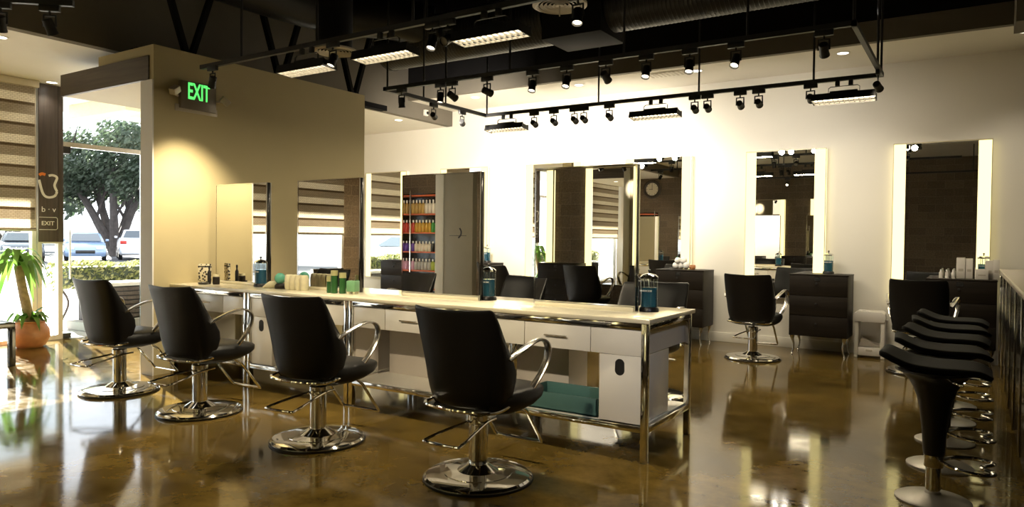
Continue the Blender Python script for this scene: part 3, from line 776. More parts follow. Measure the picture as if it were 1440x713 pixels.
obj('wick', cyl(B(), (0, 0, .114), (0, 0, .126), .002, 6), 'dark_slot', t)

# things on the wall cabinets
t = thing('white_ornament', 'clustered white ornament on the cabinet behind the right end of the station', 'ornament', (-3.40, 9.62, 1.0))
bm = B()
for x, y, r, z in ((-.07, 0, .05, .05), (.0, .02, .06, .06), (.075, 0, .055, .055), (-.035, -.03, .045, .12), (.04, -.01, .05, .12)): ball(bm, (x, y, z), r, 14)
obj('cluster', bm, 'white_paint', t)
t = thing('dark_pot', 'small dark round pot right of the white ornament', 'pot', (-3.22, 9.58, 1.0)); obj('pot_body', lathe(B(), [(0, 0), (.03, 0), (.045, .03), (.04, .06), (.03, .065), (0, .06)], seg=18), 'terracotta', t)
G_PB = 'white product boxes on the right cabinet'
for k, (x, y, w, h, l) in enumerate([(-.10, 9.62, .04, .235, 'tall white product box, leftmost on the right cabinet'), (-.02, 9.64, .034, .225, 'tall white product box beside the mirror strip, second from the left'),
        (.10, 9.52, .06, .115, 'low wide white product box in front of the lit strip'), (.17, 9.62, .036, .21, 'tall white product box right of the low one'), (.235, 9.62, .03, .22, 'tall white product box closest to the bar counter')]):
    t = thing('product_box', l, 'box', (x, y, 1.0), .1, G_PB)
    obj('carton', box(B(), (-w, -.03, 0), (w, .03, h), .002), 'white_plastic', t); obj('print_band', box(B(), (-w * .6, -.0308, h * .35), (w * .6, -.03, h * .48)), 'panel_grey', t)
for k, l in enumerate(('small white bottle leftmost in the row left of the product boxes', 'small white bottle second in the row left of the product boxes', 'small white bottle third in the row, touching distance from the boxes')):
    t = thing('small_bottle', l, 'bottle', (-.29 + .06 * k, 9.55, 1.0), 0, 'small white bottles on the right cabinet')
    obj('bottle_body', lathe(B(), [(0, 0), (.019, 0), (.02, .06), (.012, .075), (0, .075)], seg=14), 'white_plastic', t); obj('bottle_cap', lathe(B(), [(0, .075), (.011, .075), (.01, .1), (0, .1)], seg=12), 'label_white', t)

# ------------------------------------------------------------------ ceiling: tracks, spotlights, louvre lights
ZK = 3.0
def rail(name, pts, label, rods, up=ZR):
    t = thing(name, label, 'light track', pts[0])
    o0 = V(pts[0])
    for a, b in zip(pts[:-1], pts[1:]):
        a, b = V(a) - o0, V(b) - o0; d = (b - a).normalized()
        obj('track_bar', sweep(B(), [a - d * .018, b + d * .018], strip(.04, .036), (0, 0, 1)), 'black_metal', t)
    for r in rods:
        q = V(r) - o0
        obj('hanger_rod', cyl(B(), q + V((0, 0, .015)), (q.x, q.y, up - ZK), .011, 8), 'black_metal', t)
    return t
XA, XC, YN, YFAR = -5.36, -.755, 5.75, 7.64
tr = rail('hanging_track', [(XA, YN, ZK), (XA, YFAR, ZK), (XC, YFAR, ZK), (XC, YN, ZK), (XA, YN, ZK)], 'black rectangular light track loop hung on rods above the station',
     [(XA + .03, YN, ZK), (-3.755, YN, ZK), (-2.574, YN, ZK), (-1.52, YN, ZK), (XC, YN, ZK), (XA, 6.39, ZK), (XA, 6.80, ZK), (XA + .02, YFAR, ZK), (-3.735, YFAR, ZK), (-2.529, YFAR, ZK), (-1.361, YFAR, ZK), (XC, 7.3, ZK), (XC, 7.6, ZK)], 5.19)
for r in list(tr.children):
    pass
rail('front_track', [(-6.2, 4.13, ZK), (-.2, 4.08, ZK)], 'long black light track nearer the camera, running over the styling chairs', [(-5.6, 4.12, ZK), (-4.6, 4.11, ZK), (-3.55, 4.1, ZK), (-3.42, 4.1, ZK), (-1.9, 4.09, ZK)], 5.19)
rail('short_track', [(-5.75, 2.1, ZK), (-5.3, 2.52, ZK)], 'short light track at the top left corner of the picture', [(-5.5, 2.33, ZK)], 5.19)

def make_head(lit):
    t = thing('track_spotlight', 'x', 'spotlight')      # origin at underside of the track
    obj('adapter', box(B(), (-.065, -.016, -.045), (.065, .016, -.001), .003), 'black_metal', t)
    p = [(0, -.038, -.125), (0, -.038, -.06), (0, 0, -.05), (0, .038, -.06), (0, .038, -.125)]
    obj('yoke', sweep(B(), [(0, 0, -.045), (0, 0, -.07)], circ(.008, 8)), 'black_metal', t)
    y2 = B(); sweep(y2, [(-.038, 0, -.15), (-.038, 0, -.072), (.038, 0, -.072), (.038, 0, -.15)], strip(.004, .016), (0, 1, 0))
    obj('bracket', y2, 'black_metal', t)
    c = obj('lamp_can', lathe(B(), [(0, .05), (.026, .05), (.033, .045), (.034, -.04), (.037, -.046), (.037, -.058), (.032, -.058), (.03, -.03), (0, -.03)], seg=20), 'black_metal', t)
    c.location = (0, 0, -.145)
    e = obj('lens', lathe(B(), [(0, -.044), (.030, -.044), (.029, -.038), (0, -.036)], seg=20), 'bulb' if lit else 'bulb_off', c)
    return t
H_ON, H_OFF = make_head(1), make_head(0); used = {}
def head(x, y, aim, lit, label, power=0, size=55, rz=0, z=ZK, col=(1, .84, .58)):
    src = H_ON if lit else H_OFF
    if src.name not in used: used[src.name] = 1; o = src
    else: o = dup(src)
    o.location = (x, y, z - .018); o.rotation_euler = (0, 0, rz); o['label'] = label; o['group'] = 'black spotlights on the light tracks'
    d = (V(aim) - V((x, y, z - .16))).normalized()
    q = (-d).to_track_quat('Z', 'Y')
    can = [c for c in o.children if c.name.startswith('lamp_can')][0]
    can.rotation_mode = 'QUATERNION'; can.rotation_quaternion = Matrix.Rotation(-rz, 3, 'Z').to_quaternion() @ q
    if power:
        p = V((x, y, z - .163)) + d * .07
        spot('spot_beam', p, p + d, power, size, .95, col)
    return o
ordn = ['first', 'second', 'third', 'fourth', 'fifth', 'sixth', 'seventh', 'eighth', 'ninth', 'tenth', 'eleventh', 'twelfth']
PS = 55
near = [(-5.126, 0, (-5.3, 6.3, 0)), (-4.60, 1, (-4.5, 5.4, .9)), (-4.45, 0, (-4.2, 8, 2)), (-4.02, 0, (-3, 9, 2)), (-3.5, 1, (-3.4, 5.0, .9)), (-3.136, 1, (-3.1, 4.8, .9)), (-2.745, 0, (-2.6, 8, 1.5)), (-2.365, 1, (-2.3, 4.8, .9)), (-1.986, 1, (-1.9, 4.9, .9)), (-1.608, 1, (-1.9, 4.0, 0)), (-.957, 0, (-1, 8, 1))]
for k, (x, lit, aim) in enumerate(near):
    head(x, YN, aim, lit, ('lit' if lit else 'unlit') + ' black spotlight, %s from left on the nearer bar of the track loop' % ordn[k], PS * 1.2 if lit else 0, 60)
far = [(-4.62, 0), (-4.338, 0), (-4.053, 0), (-3.928, 0), (-3.594, 0), (-2.574, 0), (-2.433, 0), (-2.084, 1), (-1.894, 1), (-1.388, 1)]
WALLW = 70
WF = [3., 2., 1.2, .9, .8, .42, .36, .34, .3, .36]
for k, (x, lit) in enumerate(far):
    head(x, YFAR, (x - .25 + .02 * k, YB, 2.35), lit, ('lit' if lit else 'dark') + ' black spotlight, %s from left on the far bar of the track loop' % ordn[k], WALLW * WF[k], 95, col=(1, .91, .76))
for k, y in enumerate((6.575, 7.133)):
    head(XA, y, (-7.0, YB, 2.3), 0, ('nearer' if k == 0 else 'farther') + ' black spotlight on the left end bar of the track loop', WALLW * 4., 105, PI / 2, col=(1, .91, .76))
head(XC, 7.35, (-.3, YB, 2.0), 0, 'black spotlight hanging at the right corner of the track loop', WALLW * .3, 85, PI / 2)
for k, (x, lit, aim, p) in enumerate([(-5.998, 1, (-6.74, 4.36, 1.5), 220), (-4.40, 1, (-4.6, 2.9, .0), 170), (-3.36, 1, (-3.3, 2.9, .0), 80), (-3.22, 0, (-3.2, 1, 1), 0), (-2.16, 1, (-1.9, 3.2, .3), 30)]):
    head(x, 4.10, aim, lit, ('lit' if lit else 'unlit') + ' black spotlight, %s from the left on the long front track' % ordn[k], p, 70)
rail('rear_track', [(-6.6, .9, ZK), (.6, .9, ZK)], 'long black light track behind the camera side, seen in the wall mirrors', [(-6, .9, ZK), (-4, .9, ZK), (-2, .9, ZK), (0, .9, ZK)], 3.595)
for k, x in enumerate((-5.9, -4.9, -3.9, -2.9, -1.9)):
    head(x, .9, (x - .2, 4.2, .74), 1, 'lit black spotlight, %s from the left on the track behind the camera side' % ordn[k], 165, 32)
head(-6.4, .9, (-9.0, -1.4, 1.2), 1, 'added shelf-brightening spotlight at the left end of the track behind the camera side', 170, 60)  # invented head, put in to brighten the product shelves
head(.2, .9, (-1.75, 4.7, .5), 1, 'added cool fill spotlight at the right end of the track behind the camera side', 90, 26, col=(.86, .88, 1))  # invented head, stands in for cool light reaching the station end
head(-5.62, 2.22, (-7, 3, 0), 0, 'left of the two black spotlights at the top left corner', 0, 50, .75)
head(-5.40, 2.43, (-6, 4, 0), 0, 'right of the two black spotlights at the top left corner', 0, 50, .75)

def make_louvre():
    t = thing('louvre_light', 'x', 'ceiling light')      # origin at underside of the track, long axis X
    h = .285; z1, z0 = -.15, -.205
    bm = B(); prism(bm, [(-.085, z0), (.085, z0), (.07, z1 + .015), (.045, z1), (-.045, z1), (-.07, z1 + .015)], 0, -h, h)
    for f in [f for f in bm.faces if abs(f.calc_center_median().z - z0) < 1e-4]: bm.faces.remove(f)
    obj('housing', bm, 'black_metal', t)
    obj('ballast_box', box(B(), (-.125, -.03, z1 - .002), (.125, .03, z1 + .045), .004), 'black_metal', t)
    bm = B()
    for s in (-1, 1): cyl(bm, (-h + .012, s * .035, z0 + .028), (h - .012, s * .035, z0 + .028), .013, 12)
    obj('lamp_tubes', bm, 'tube', t)
    bm = B()
    for k in range(13):
        x = -h + .01 + k * (2 * h - .02) / 12; box(bm, (x - .0015, -.075, z0 + .002), (x + .0015, .075, z0 + .016))
    for y in (-.075, 0, .075): box(bm, (-h + .005, y - .0015, z0 + .001), (h - .005, y + .0015, z0 + .016))
    obj('louvre_grid', bm, 'louver', t)
    for s in (-1, 1): obj('track_adapter', box(B(), (s * .06 - .02, -.015, -.05), (s * .06 + .02, .015, -.001), .003), 'black_metal', t)
    p = [(-.14, 0, z1 + .02), (-.14, 0, -.07), (-.12, 0, -.055), (.12, 0, -.055), (.14, 0, -.07), (.14, 0, z1 + .02)]
    obj('yoke', sweep(B(), p, strip(.014, .004), (0, 1, 0)), 'black_metal', t)
    return t
lv = make_louvre()
LV = [(-4.72, 4.11, 'black louvre light over the tan partition, leftmost on the front track', -.1), (-3.82, 4.10, 'glowing louvre light on the front track beside the round diffuser', 0), (-2.83, 4.09, 'brightest glowing louvre light at the top middle, on the front track', 0),
      (-5.02, YFAR, 'black louvre light at the left corner of the far track bar', 0), (-3.02, YFAR, 'black louvre light in the middle of the far track bar', 0), (-1.08, YFAR, 'black louvre light at the right end of the far track bar', 0)]
for k, (x, y, l, dz) in enumerate(LV):
    o = lv if k == 0 else dup(lv)
    o.rotation_euler = (math.radians(-7 if k > 2 else -3), 0, 0)
    o.location = (x, y, ZK - .018); o['label'] = l; o['group'] = 'black louvre lights hanging from the tracks'
    a = D.lights.new('louvre_glow', 'AREA'); a.shape = 'RECTANGLE'; a.size = .54; a.size_y = .14; a.energy = 22 if k > 2 else 17; a.color = (1, .86, .6)
    ao = D.objects.new('louvre_glow', a); COL.objects.link(ao); ao.location = (x, y, ZK - .018 - .212)

# recessed downlights
def downlight(x, y, z, label, power=25):
    t = thing('downlight', label, 'ceiling light', (x, y, z), 0, 'round recessed ceiling lights')
    obj('trim_ring', lathe(B(), [(.06, 0), (.078, 0), (.078, -.006), (.06, -.008)], seg=24), 'white_paint', t)
    obj('lens', lathe(B(), [(0, -.001), (.06, -.001), (.06, -.004), (0, -.005)], seg=24), 'can', t)
    if power: spot('down_beam', (x, y, z - .02), (x, y, 0), power, 110, .8, (1, .9, .72))
for x, l in ((-6.564, 'recessed downlight in the ceiling over the mirrors, leftmost of the row'), (-4.748, 'recessed downlight over the mirrors, second from the left'), (-3.03, 'recessed downlight right of the ceiling air grille'), (-1.302, 'recessed downlight above the right corner of the track loop'), (.42, 'recessed downlight at the right edge of the picture')):
    downlight(x, 9.07, ZS, l, 30)
downlight(-8.0, 8.9, ZE, 'recessed downlight in the low ceiling beyond the partition edge', 30)
downlight(-8.12, 3.2, ZE, 'recessed downlight in the window ceiling at the left edge of the picture', 12)
downlight(-9.95, 4.5, ZE, 'recessed downlight above the shade beside the sign panel', 10)
downlight(.4, .1, 3.6, 'recessed downlight in the ceiling behind the camera, reflected in the rightmost wall mirror', 15)
downlight(-7.95, 5.0, 2.94, 'recessed downlight under the timber entry canopy', 12)

# air grille, round diffusers, camera, exit sign
t = thing('air_grille', 'white slotted air grille in the ceiling over the mirrors', 'vent', (-3.42, 9.05, ZS))
obj('frame', box(B(), (-.27, -.13, -.008), (.27, .13, -.001), .002), 'white_wall', t)
bm = B()
for k in range(9): box(bm, (-.25 + k * .058, -.11, -.012), (-.22 + k * .058, .11, -.009))
obj('slats', bm, 'lamp_white', t)
def diffuser(x, y, z, label):
    t = thing('air_diffuser', label, 'vent', (x, y, z), 0, 'round air diffusers')
    bm = B()
    for r in (.06, .095, .13, .165): lathe(bm, [(r - .02, .012), (r, -.004), (r + .006, -.004), (r - .012, .016)], seg=32)
    lathe(bm, [(0, 0), (.035, -.004), (.03, .01), (0, .012)], seg=24)
    obj('cones', bm, 'lamp_white', t)
    obj('flange', lathe(B(), [(.185, .0), (.205, -.012), (.235, 0), (.235, .02), (.185, .02)], seg=36), 'lamp_white', t)
    obj('neck', lathe(B(), [(.19, .018), (.19, ZR - z - .01), (.186, ZR - z - .01), (.186, .018)], seg=28), 'duct', t)
    obj('pull_rod', cyl(B(), (0, 0, -.09), (0, 0, 0), .006, 8), 'lamp_white', t)
diffuser(-3.01, 5.38, 3.4, 'white round air diffuser at the top middle of the picture')
diffuser(-5.84, 5.47, 3.4, 'round air diffuser above the partition behind a lit spotlight')
t = thing('security_camera', 'small white wall camera on the bulkhead left of the track loop', 'camera', (XU + .001, 9.15, 3.46))
obj('mount', box(B(), (0, -.04, -.05), (.05, .04, .05), .01), 'white_wall', t); obj('lens', cyl(B(), (.05, .01, 0), (.075, .012, -.005), .026), 'black_plastic', t)

t = thing('exit_sign', 'green lit EXIT sign on the tan partition wall', 'sign', (XP, 4.46, 2.83))
obj('sign_box', box(B(), (0, -.2, -.14), (.05, .2, .14), .006), 'exit_body', t)
obj('exit_letters', text_bm('EXIT', .235, Matrix.Translation((.052, -.005, .035)) @ FACE_PX, .002, .52, .004), 'exit', t)
obj('mount_plate', box(B(), (0, -.24, -.17), (.012, .24, -.1), .003), 'lamp_white', t)
for s, y in ((-1, -.28), (1, .29)):
    e = obj('emergency_lamp', box(B(), (-.035, -.05, -.035), (.035, .05, .035), .01), 'lamp_white', t)
    e.location = (.07, y, .02 if s < 0 else -.0); e.rotation_euler = (math.radians(38 * -s), math.radians(15), math.radians(-25 * s))
    obj('lamp_bracket', cyl(B(), (.0, y - s * .08, -.02), (.05, y, 0), .012, 8), 'lamp_white', t)

# ducts
t = thing('air_duct', 'big black round air duct running along under the roof above the track', 'duct', (-6.6, 7.2, 3.95))
bm = B(); R = .30; prof = []
for k in range(56):
    x = k * .045; prof += [(x, R), (x + .004, R + .004), (x + .01, R)]
rings = []
for x, r in prof: rings.append([bm.verts.new((x, r * math.cos(2 * PI * j / 32), r * math.sin(2 * PI * j / 32))) for j in range(32)])
ring_faces(bm, rings); obj('spiral_pipe', bm, 'duct', t)
obj('end_collar', cyl(B(), (-.04, 0, 0), (0, 0, 0), .31, 32), 'black_metal', t)
obj('plenum_box', box(B(), (2.52, -.32, -.33), (3.25, .3, .38), .01), 'black_paint', t)
bm = B(); rings = []
for k in range(70):
    x = 3.25 + k * .045
    for dx_, r in ((0, .27), (.004, .274), (.01, .27)): rings.append([bm.verts.new((x + dx_, r * math.cos(2 * PI * j / 28), r * math.sin(2 * PI * j / 28))) for j in range(28)])
ring_faces(bm, rings); obj('far_pipe', bm, 'duct', t)
bm = B(); obj('branch_pipe', sweep(bm, smooth_path([(.75, -.1, .12), (.4, -.4, .22), (-.05, -.8, .25), (-.25, -1.6, .25), (-.25, -3.5, .25)], 8), circ(.27, 28)), 'duct', t)
for x in (.3, 2.2, 4.5): obj('hanger_strap', box(B(), (x - .012, -.3, .05), (x + .012, -.297, 1.24)), 'black_metal', t)

# roof joists over the partition and two more across the room
def joist(x, y0, y1, zb, zt, label, n):
    t = thing('roof_joist', label, 'roof truss', (x, y0, zb)); H = zt - zb; Lh = y1 - y0
    for z in (0, H):
        bm = box(B(), (-.06, 0, z - .035), (-.012, Lh, z + .035)); box(bm, (.012, 0, z - .035), (.06, Lh, z + .035)); obj('chord', bm, 'black_paint', t)
    d = Lh / n
    for k in range(n):
        a, b = k * d, (k + 1) * d; m_ = (a + b) / 2
        obj('web_bar', sweep(B(), [(0, a, H), (0, m_, 0)], strip(.07, .05), (1, 0, 0)), 'black_paint', t)
        obj('web_bar', sweep(B(), [(0, m_, 0), (0, b, H)], strip(.07, .05), (1, 0, 0)), 'black_paint', t)
joist(-7.2, 4.02, 7.7, 3.26, 5.12, 'black steel roof joist with diagonal webs just above the tan partition', 3)

# ------------------------------------------------------------------ waiting corner by the window
t = thing('corn_plant', 'tall corn plant in a round terracotta pot by the front window', 'plant', (-9.72, 4.14, 0))
obj('pot', lathe(B(), [(0, 0), (.13, 0), (.17, .03), (.215, .13), (.205, .22), (.17, .28), (.16, .30), (.175, .32), (.165, .325), (.15, .3), (0, .29)], seg=32), 'terracotta', t)
obj('soil', lathe(B(), [(0, .285), (.15, .285), (.15, .295), (0, .305)], seg=24), 'soil', t)
obj('trunk', sweep(B(), smooth_path([(.0, -.0, .29), (-.02, -.03, .5), (-.06, -.06, .75), (-.08, -.09, 1.0)], 5), circ(1, 12), scales=[.062, .06, .058, .056, .055, .054, .053, .053, .052, .05, .05, .05, .05, .05, .05, .05]), 'bark', t)
def leaf(bm, base, az, ln, w, up, droop):
    rows = 8; prev = None; b = V(base); d = V((math.cos(az), math.sin(az), 0)); sd = V((-d.y, d.x, 0))
    for i in range(rows + 1):
        s = i / rows
        c = b + d * ln * (s * .8) + V((0, 0, up * ln * s - droop * ln * s * s))
        hw = w * (math.sin(PI * min(1, s * .86 + .14)) ** .8) * .5 + .002
        row = [bm.verts.new(c - sd * hw + V((0, 0, .25 * hw))), bm.verts.new(c), bm.verts.new(c + sd * hw + V((0, 0, .25 * hw)))]
        if prev:
            for j in range(2): bm.faces.new((prev[j], prev[j + 1], row[j + 1], row[j]))
        prev = row
bm = B()
for k in range(24): leaf(bm, (-.08, -.09, 1.0 + .014 * (k % 12)), k * 2.4 + random.random() * .5, .34 + random.random() * .2, .09, .6 + random.random() * .7, 1.2 + random.random() * .8)
obj('crown_leaves', bm, 'leaf', t, recalc=False)
bm = B()
for k in range(26): leaf(bm, (.03 * math.cos(k), .05 * math.sin(k), .31 + .02 * (k % 4)), k * 2.4, .24 + random.random() * .12, .06, .8 + random.random() * .5, .8 + random.random() * .8)
obj('lower_leaves', bm, 'leaf', t, recalc=False)
t = thing('small_pot', 'small orange pot on the floor behind the low black table at the left edge', 'pot', (-9.6, 3.5, 0)); obj('pot_body', lathe(B(), [(0, 0), (.1, 0), (.15, .08), (.15, .18), (.12, .22), (.13, .24), (.11, .235), (.1, .2), (0, .19)], seg=24), 'terracotta', t)

def armchair(x, y, label, rz=0):
    t = thing('rattan_armchair', label, 'armchair', (x, y, 0), rz, 'dark rattan armchairs in the waiting corner')     # faces +X
    for sx in (0, 1):
        for sy in (-1, 1): obj('leg', box(B(), (-.3 + sx * .6 - .022, sy * .31 - .022, 0), (-.3 + sx * .6 + .022, sy * .31 + .022, .3 if sx else .3), .004), 'black_gloss', t)
    obj('seat_frame', box(B(), (-.33, -.335, .3), (.33, .335, .36), .006), 'weave', t)
    for s in (-1, 1): obj('arm', box(B(), (-.33, s * .335, .361), (.33, s * .285, .50), .008), 'weave', t)
    bm = B(); prism(bm, [(-.33, .361), (-.27, .361), (-.38, .86), (-.44, .86)], 1, -.335, .335, .006); obj('backrest', bm, 'weave', t)
    obj('seat_pad', box(B(), (-.25, -.28, .361), (.32, .28, .44), .02), 'cushion', t)
armchair(-8.7, .75, 'dark rattan armchair by the front window, seen in the first table mirror')
armchair(-8.7, -.6, 'dark rattan armchair near the block corner, seen in the second table mirror')
t = thing('low_table', 'low black table at the left edge of the picture, one leg before the plant pot', 'table', (-8.69, 3.17, 0))
obj('table_top', box(B(), (-.25, -.6, .40), (.25, .29, .46), .006), 'black_gloss', t)
for sx in (-1, 1):
    for y in (-.57, .26): obj('leg', box(B(), (sx * .225 - .03, y - .03, 0), (sx * .225 + .03, y + .03, .40), .006), 'black_gloss', t)
t = thing('throw_cushion', 'black and white patterned cushion lying on the low black table at the left edge', 'cushion', (-8.62, 3.02, .512), 0)
bm = B(); rings = []
for k in range(9):
    s = math.sin(PI * (k + .5) / 9); rings.append([bm.verts.new((-.09 + .16 * k / 8 * .9, .2 * (.75 + .25 * s) * math.copysign(abs(math.cos(a)) ** .5, math.cos(a)), .11 + .16 * (.75 + .25 * s) * math.copysign(abs(math.sin(a)) ** .5, math.sin(a)))) for a in [2 * PI * j / 24 for j in range(24)]])
ring_faces(bm, rings); obj('cover', bm, 'cushion', t, 60)
t = thing('side_table', 'small black side table between the rattan armchairs, seen in the second table mirror', 'table', (-8.5, .05, 0))
obj('table_top', box(B(), (-.25, -.25, .5), (.25, .25, .53), .004), 'black_gloss', t)
for sx in (-1, 1):
    for sy in (-1, 1): obj('leg', box(B(), (sx * .23 - .018, sy * .23 - .018, 0), (sx * .23 + .018, sy * .23 + .018, .5), .003), 'black_gloss', t)
t = thing('orchid', 'pink orchid in a small white pot on the small black side table', 'plant', (-8.5, .05, .531))
obj('pot', lathe(B(), [(0, 0), (.05, 0), (.065, .11), (.06, .112), (0, .1)], seg=20), 'white_paint', t)
obj('stem', tube(B(), smooth_path([(0, 0, .1), (.01, .02, .3), (.03, .08, .44), (.05, .16, .48)], 5), .005, 8), 'leaf', t)
bm = B()
for k in range(6):
    c = V((.03 + .008 * k, .05 + .022 * k, .43 + .01 * k))
    for j in range(5): ball(bm, c + V((.012, .03 * math.cos(j * 1.256), .03 * math.sin(j * 1.256))), .02, 8)
obj('petals', bm, 'pink', t)

# ------------------------------------------------------------------ behind the camera, seen in the mirrors
G_FM = 'lit mirrors on the dark block wall'
for k, (x, l) in enumerate([(-6.6, 'lit mirror on the block wall, seen narrow at the left of the right table mirror'), (-4.98, 'lit mirror on the block wall, seen whole in the right table mirror'), (-3.3, 'lit mirror on the block wall behind the camera, third along')]):
    o = dup(wm, (x, YF + .001, 0), PI, l, G_FM)
for k, (x, l) in enumerate([(-5.78, 'dark cabinet on the block wall side, left of the reflected lit mirror'), (-4.12, 'dark cabinet on the block wall side, right of the reflected lit mirror')]):
    dup(cab, (x, YF + .10, 0), PI, l, 'dark cabinets along the block wall')
for k, (x, l) in enumerate([(-6.5, 'black styling chair facing the block wall mirrors, farther one'), (-4.9, 'black styling chair facing the block wall mirrors, nearer one')]):
    dup(chair, (x, -.55, 0), PI, l, 'styling chairs facing the block wall')
t = thing('wall_clock', 'round dark framed clock high on the block wall, reflected in a wall mirror', 'clock', (-8.5, YF + .001, 3.0), PI)
M_C = Matrix.Rotation(PI / 2, 4, 'X')
def facing(bm): bmesh.ops.transform(bm, matrix=M_C, verts=bm.verts); return bm
obj('frame', facing(lathe(B(), [(.2, 0), (.3, 0), (.3, .03), (.26, .05), (.2, .035)], seg=40)), 'fascia_z', t)
obj('face', facing(lathe(B(), [(0, .0), (.21, .0), (.21, .02), (0, .022)], seg=40)), 'clock_face', t)
bm = box(B(), (-.006, -.03, -.02), (.006, -.026, .15)); box(bm, (-.02, -.03, -.006), (.1, -.026, .006)); obj('hands', bm, 'black_metal', t)
bm = B()
for k in range(12):
    a = k * PI / 6; cyl(bm, (.16 * math.cos(a), -.024, .16 * math.sin(a)), (.19 * math.cos(a), -.024, .19 * math.sin(a)), .006, 6)
obj('hour_marks', bm, 'black_metal', t)

SX0, SX1, SY = -9.6, -8.3, YF + .16
t = thing('product_shelves', 'black shelf unit with orange shelves and bottles, seen in the third table mirror', 'shelf', ((SX0 + SX1) / 2, SY, 0), 0)
h = (SX1 - SX0) / 2; SZ = [.42, .77, 1.13, 1.5, 1.86, 2.22]
obj('back_panel', box(B(), (-h, -.155, .1), (h, -.14, 2.26)), 'black_gloss', t)
for z in SZ: obj('shelf', box(B(), (-h, -.139, z - .025), (h, .14, z), .002), 'red_shelf', t)
for x in (-h - .02, h, -.2): obj('upright', box(B(), (x, .141, 0), (x + .02, .165, 2.3)), 'brushed', t)
cols = [[('amber', (.45, .3, .08)), ('white', (.7, .68, .6))], [('red', (.5, .05, .03)), ('golden', (.55, .33, .04)), ('green', (.06, .3, .06))], [('purple', (.12, .05, .35)), ('cream', (.7, .66, .55)), ('black', (.02, .02, .02))], [('pink', (.6, .35, .5)), ('grey', (.4, .4, .38)), ('lime', (.4, .5, .1))], [('white', (.75, .73, .68)), ('silver', (.5, .5, .48))]]
bm_ = {}
rowname = ['the lowest filled shelf', 'the second shelf up', 'the third shelf up', 'the fourth shelf up', 'the top shelf']
for ri, z in enumerate(SZ[:5][::-1]):
    row = cols[ri]; n = 15
    for k in range(n):
        cn, cc = row[(k * len(row)) // n]
        hh = (.27, .24, .2, .22, .19)[ri]; key = (ri, cn)
        x = SX0 + .07 + k * (SX1 - SX0 - .14) / (n - 1)
        if key not in bm_:
            mt = mat('%s_bottle' % cn, cc, .3, noise=.05)
            b_ = thing('product_bottle', '%s product bottle on %s of the orange edged unit' % (cn, ['the second highest shelf', 'the third highest shelf', 'the middle low shelf', 'the second lowest shelf', 'the lowest shelf'][ri]), 'bottle', (x, SY, z), 0, '%s bottles on product shelf row %s' % (cn, ordn[ri]))
            obj('bottle_body', lathe(B(), [(0, 0), (.036, 0), (.038, .01), (.038, hh * .6), (.03, hh * .72), (.014, hh * .8), (0, hh * .8)], seg=16), mt, b_)
            obj('bottle_cap', lathe(B(), [(0, hh * .8), (.018, hh * .8), (.016, hh), (0, hh)], seg=12), 'label_white', b_)
            bm_[key] = b_
        else: dup(bm_[key], (x, SY, z))
t = thing('grey_screen_wall', 'tall grey display panel with a small black emblem, reflected in the third table mirror', 'panel', (-5.78, 1.5, 0))
obj('panel', box(B(), (-.22, -.05, 0), (.26, .05, 2.9), .004), 'grey_panel', t)
obj('edge_post', box(B(), (-.36, -.06, 0), (-.221, .06, 2.9), .004), 'white_paint', t)
bm = sweep(B(), smooth_path([(.05, .053, 1.53), (.075, .053, 1.49), (.07, .053, 1.44), (.03, .053, 1.40)], 6), strip(.02, .004), (1, 0, 0)); sweep(bm, [(-.12, .053, 1.43), (.16, .053, 1.43)], strip(.006, .004), (0, 0, 1))
obj('emblem', bm, 'black_metal', t)

# ------------------------------------------------------------------ outside
struct('ground_patio', box(B(), (-16.5, -12, -.08), (XL - .001, 24, -.005)), 'concrete')
struct('ground_parking', box(B(), (-120, -60, -.12), (-16.501, 90, -.02)), 'asphalt')
bm = box(B(), (-15.45, -12, 3.86), (XL - .16, 24, 4.3)); struct('ceiling_patio', bm, 'white_paint')
bm = box(B(), (-14.6, 6.9, 3.6), (-12.6, 7.3, 3.859), .01); box(bm, (-14.0, 7.3, 3.72), (-12.9, 9.2, 3.859), .01)
tag(obj('patio_heater', bm, 'shell'), 'pale box shaped fitting under the patio ceiling above the door', 'fitting')
t = thing('planter_bench', 'low slatted grey planter wall with a pale ledge outside the doorway', 'planter', (-10.95, 7.1, 0))
obj('planter_core', box(B(), (-.2, -1.7, .12), (.16, 2.5, .62)), 'black_metal', t)
obj('plinth', box(B(), (-.25, -1.85, 0), (.3, 2.6, .12), .004), 'concrete', t)
bm = B()
for k in range(7): box(bm, (.16, -1.7, .14 + k * .068), (.185, 2.5, .19 + k * .068))
obj('slats', bm, 'fascia', t); obj('ledge', box(B(), (-.25, -1.74, .62), (.22, 2.54, .675), .004), 'stone', t)
def leaf_cloud(bm, fn, n, s):
    for k in range(n):
        c = V(fn()); d = V((random.gauss(0, 1), random.gauss(0, 1), random.gauss(0, 1))).normalized(); u = d.orthogonal().normalized(); v = d.cross(u)
        q = s * (.6 + .8 * random.random())
        bm.faces.new([bm.verts.new(c + u * q), bm.verts.new(c + v * q * .5), bm.verts.new(c - u * q), bm.verts.new(c - v * q * .5)])
bm = B()
def hedge_pt():
    while 1:
        a, b = random.uniform(-1, 1), random.uniform(-1, 1)
        if a ** 4 + b ** 4 < 1 and a ** 4 + b ** 4 > .3: break
    y = random.uniform(-2.6, 4.2); return (.32 * a, y, .72 + .22 * b + .03 * math.sin(y * 5))
leaf_cloud(bm, hedge_pt, 9000, .035)
t = thing('hedge', 'clipped sunlit hedge outside the doorway in front of the parked cars', 'hedge', (-12.3, 8.2, 0))
obj('foliage', bm, 'hedge', t, recalc=False)
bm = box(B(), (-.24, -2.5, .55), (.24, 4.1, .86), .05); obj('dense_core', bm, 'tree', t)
bm = B()
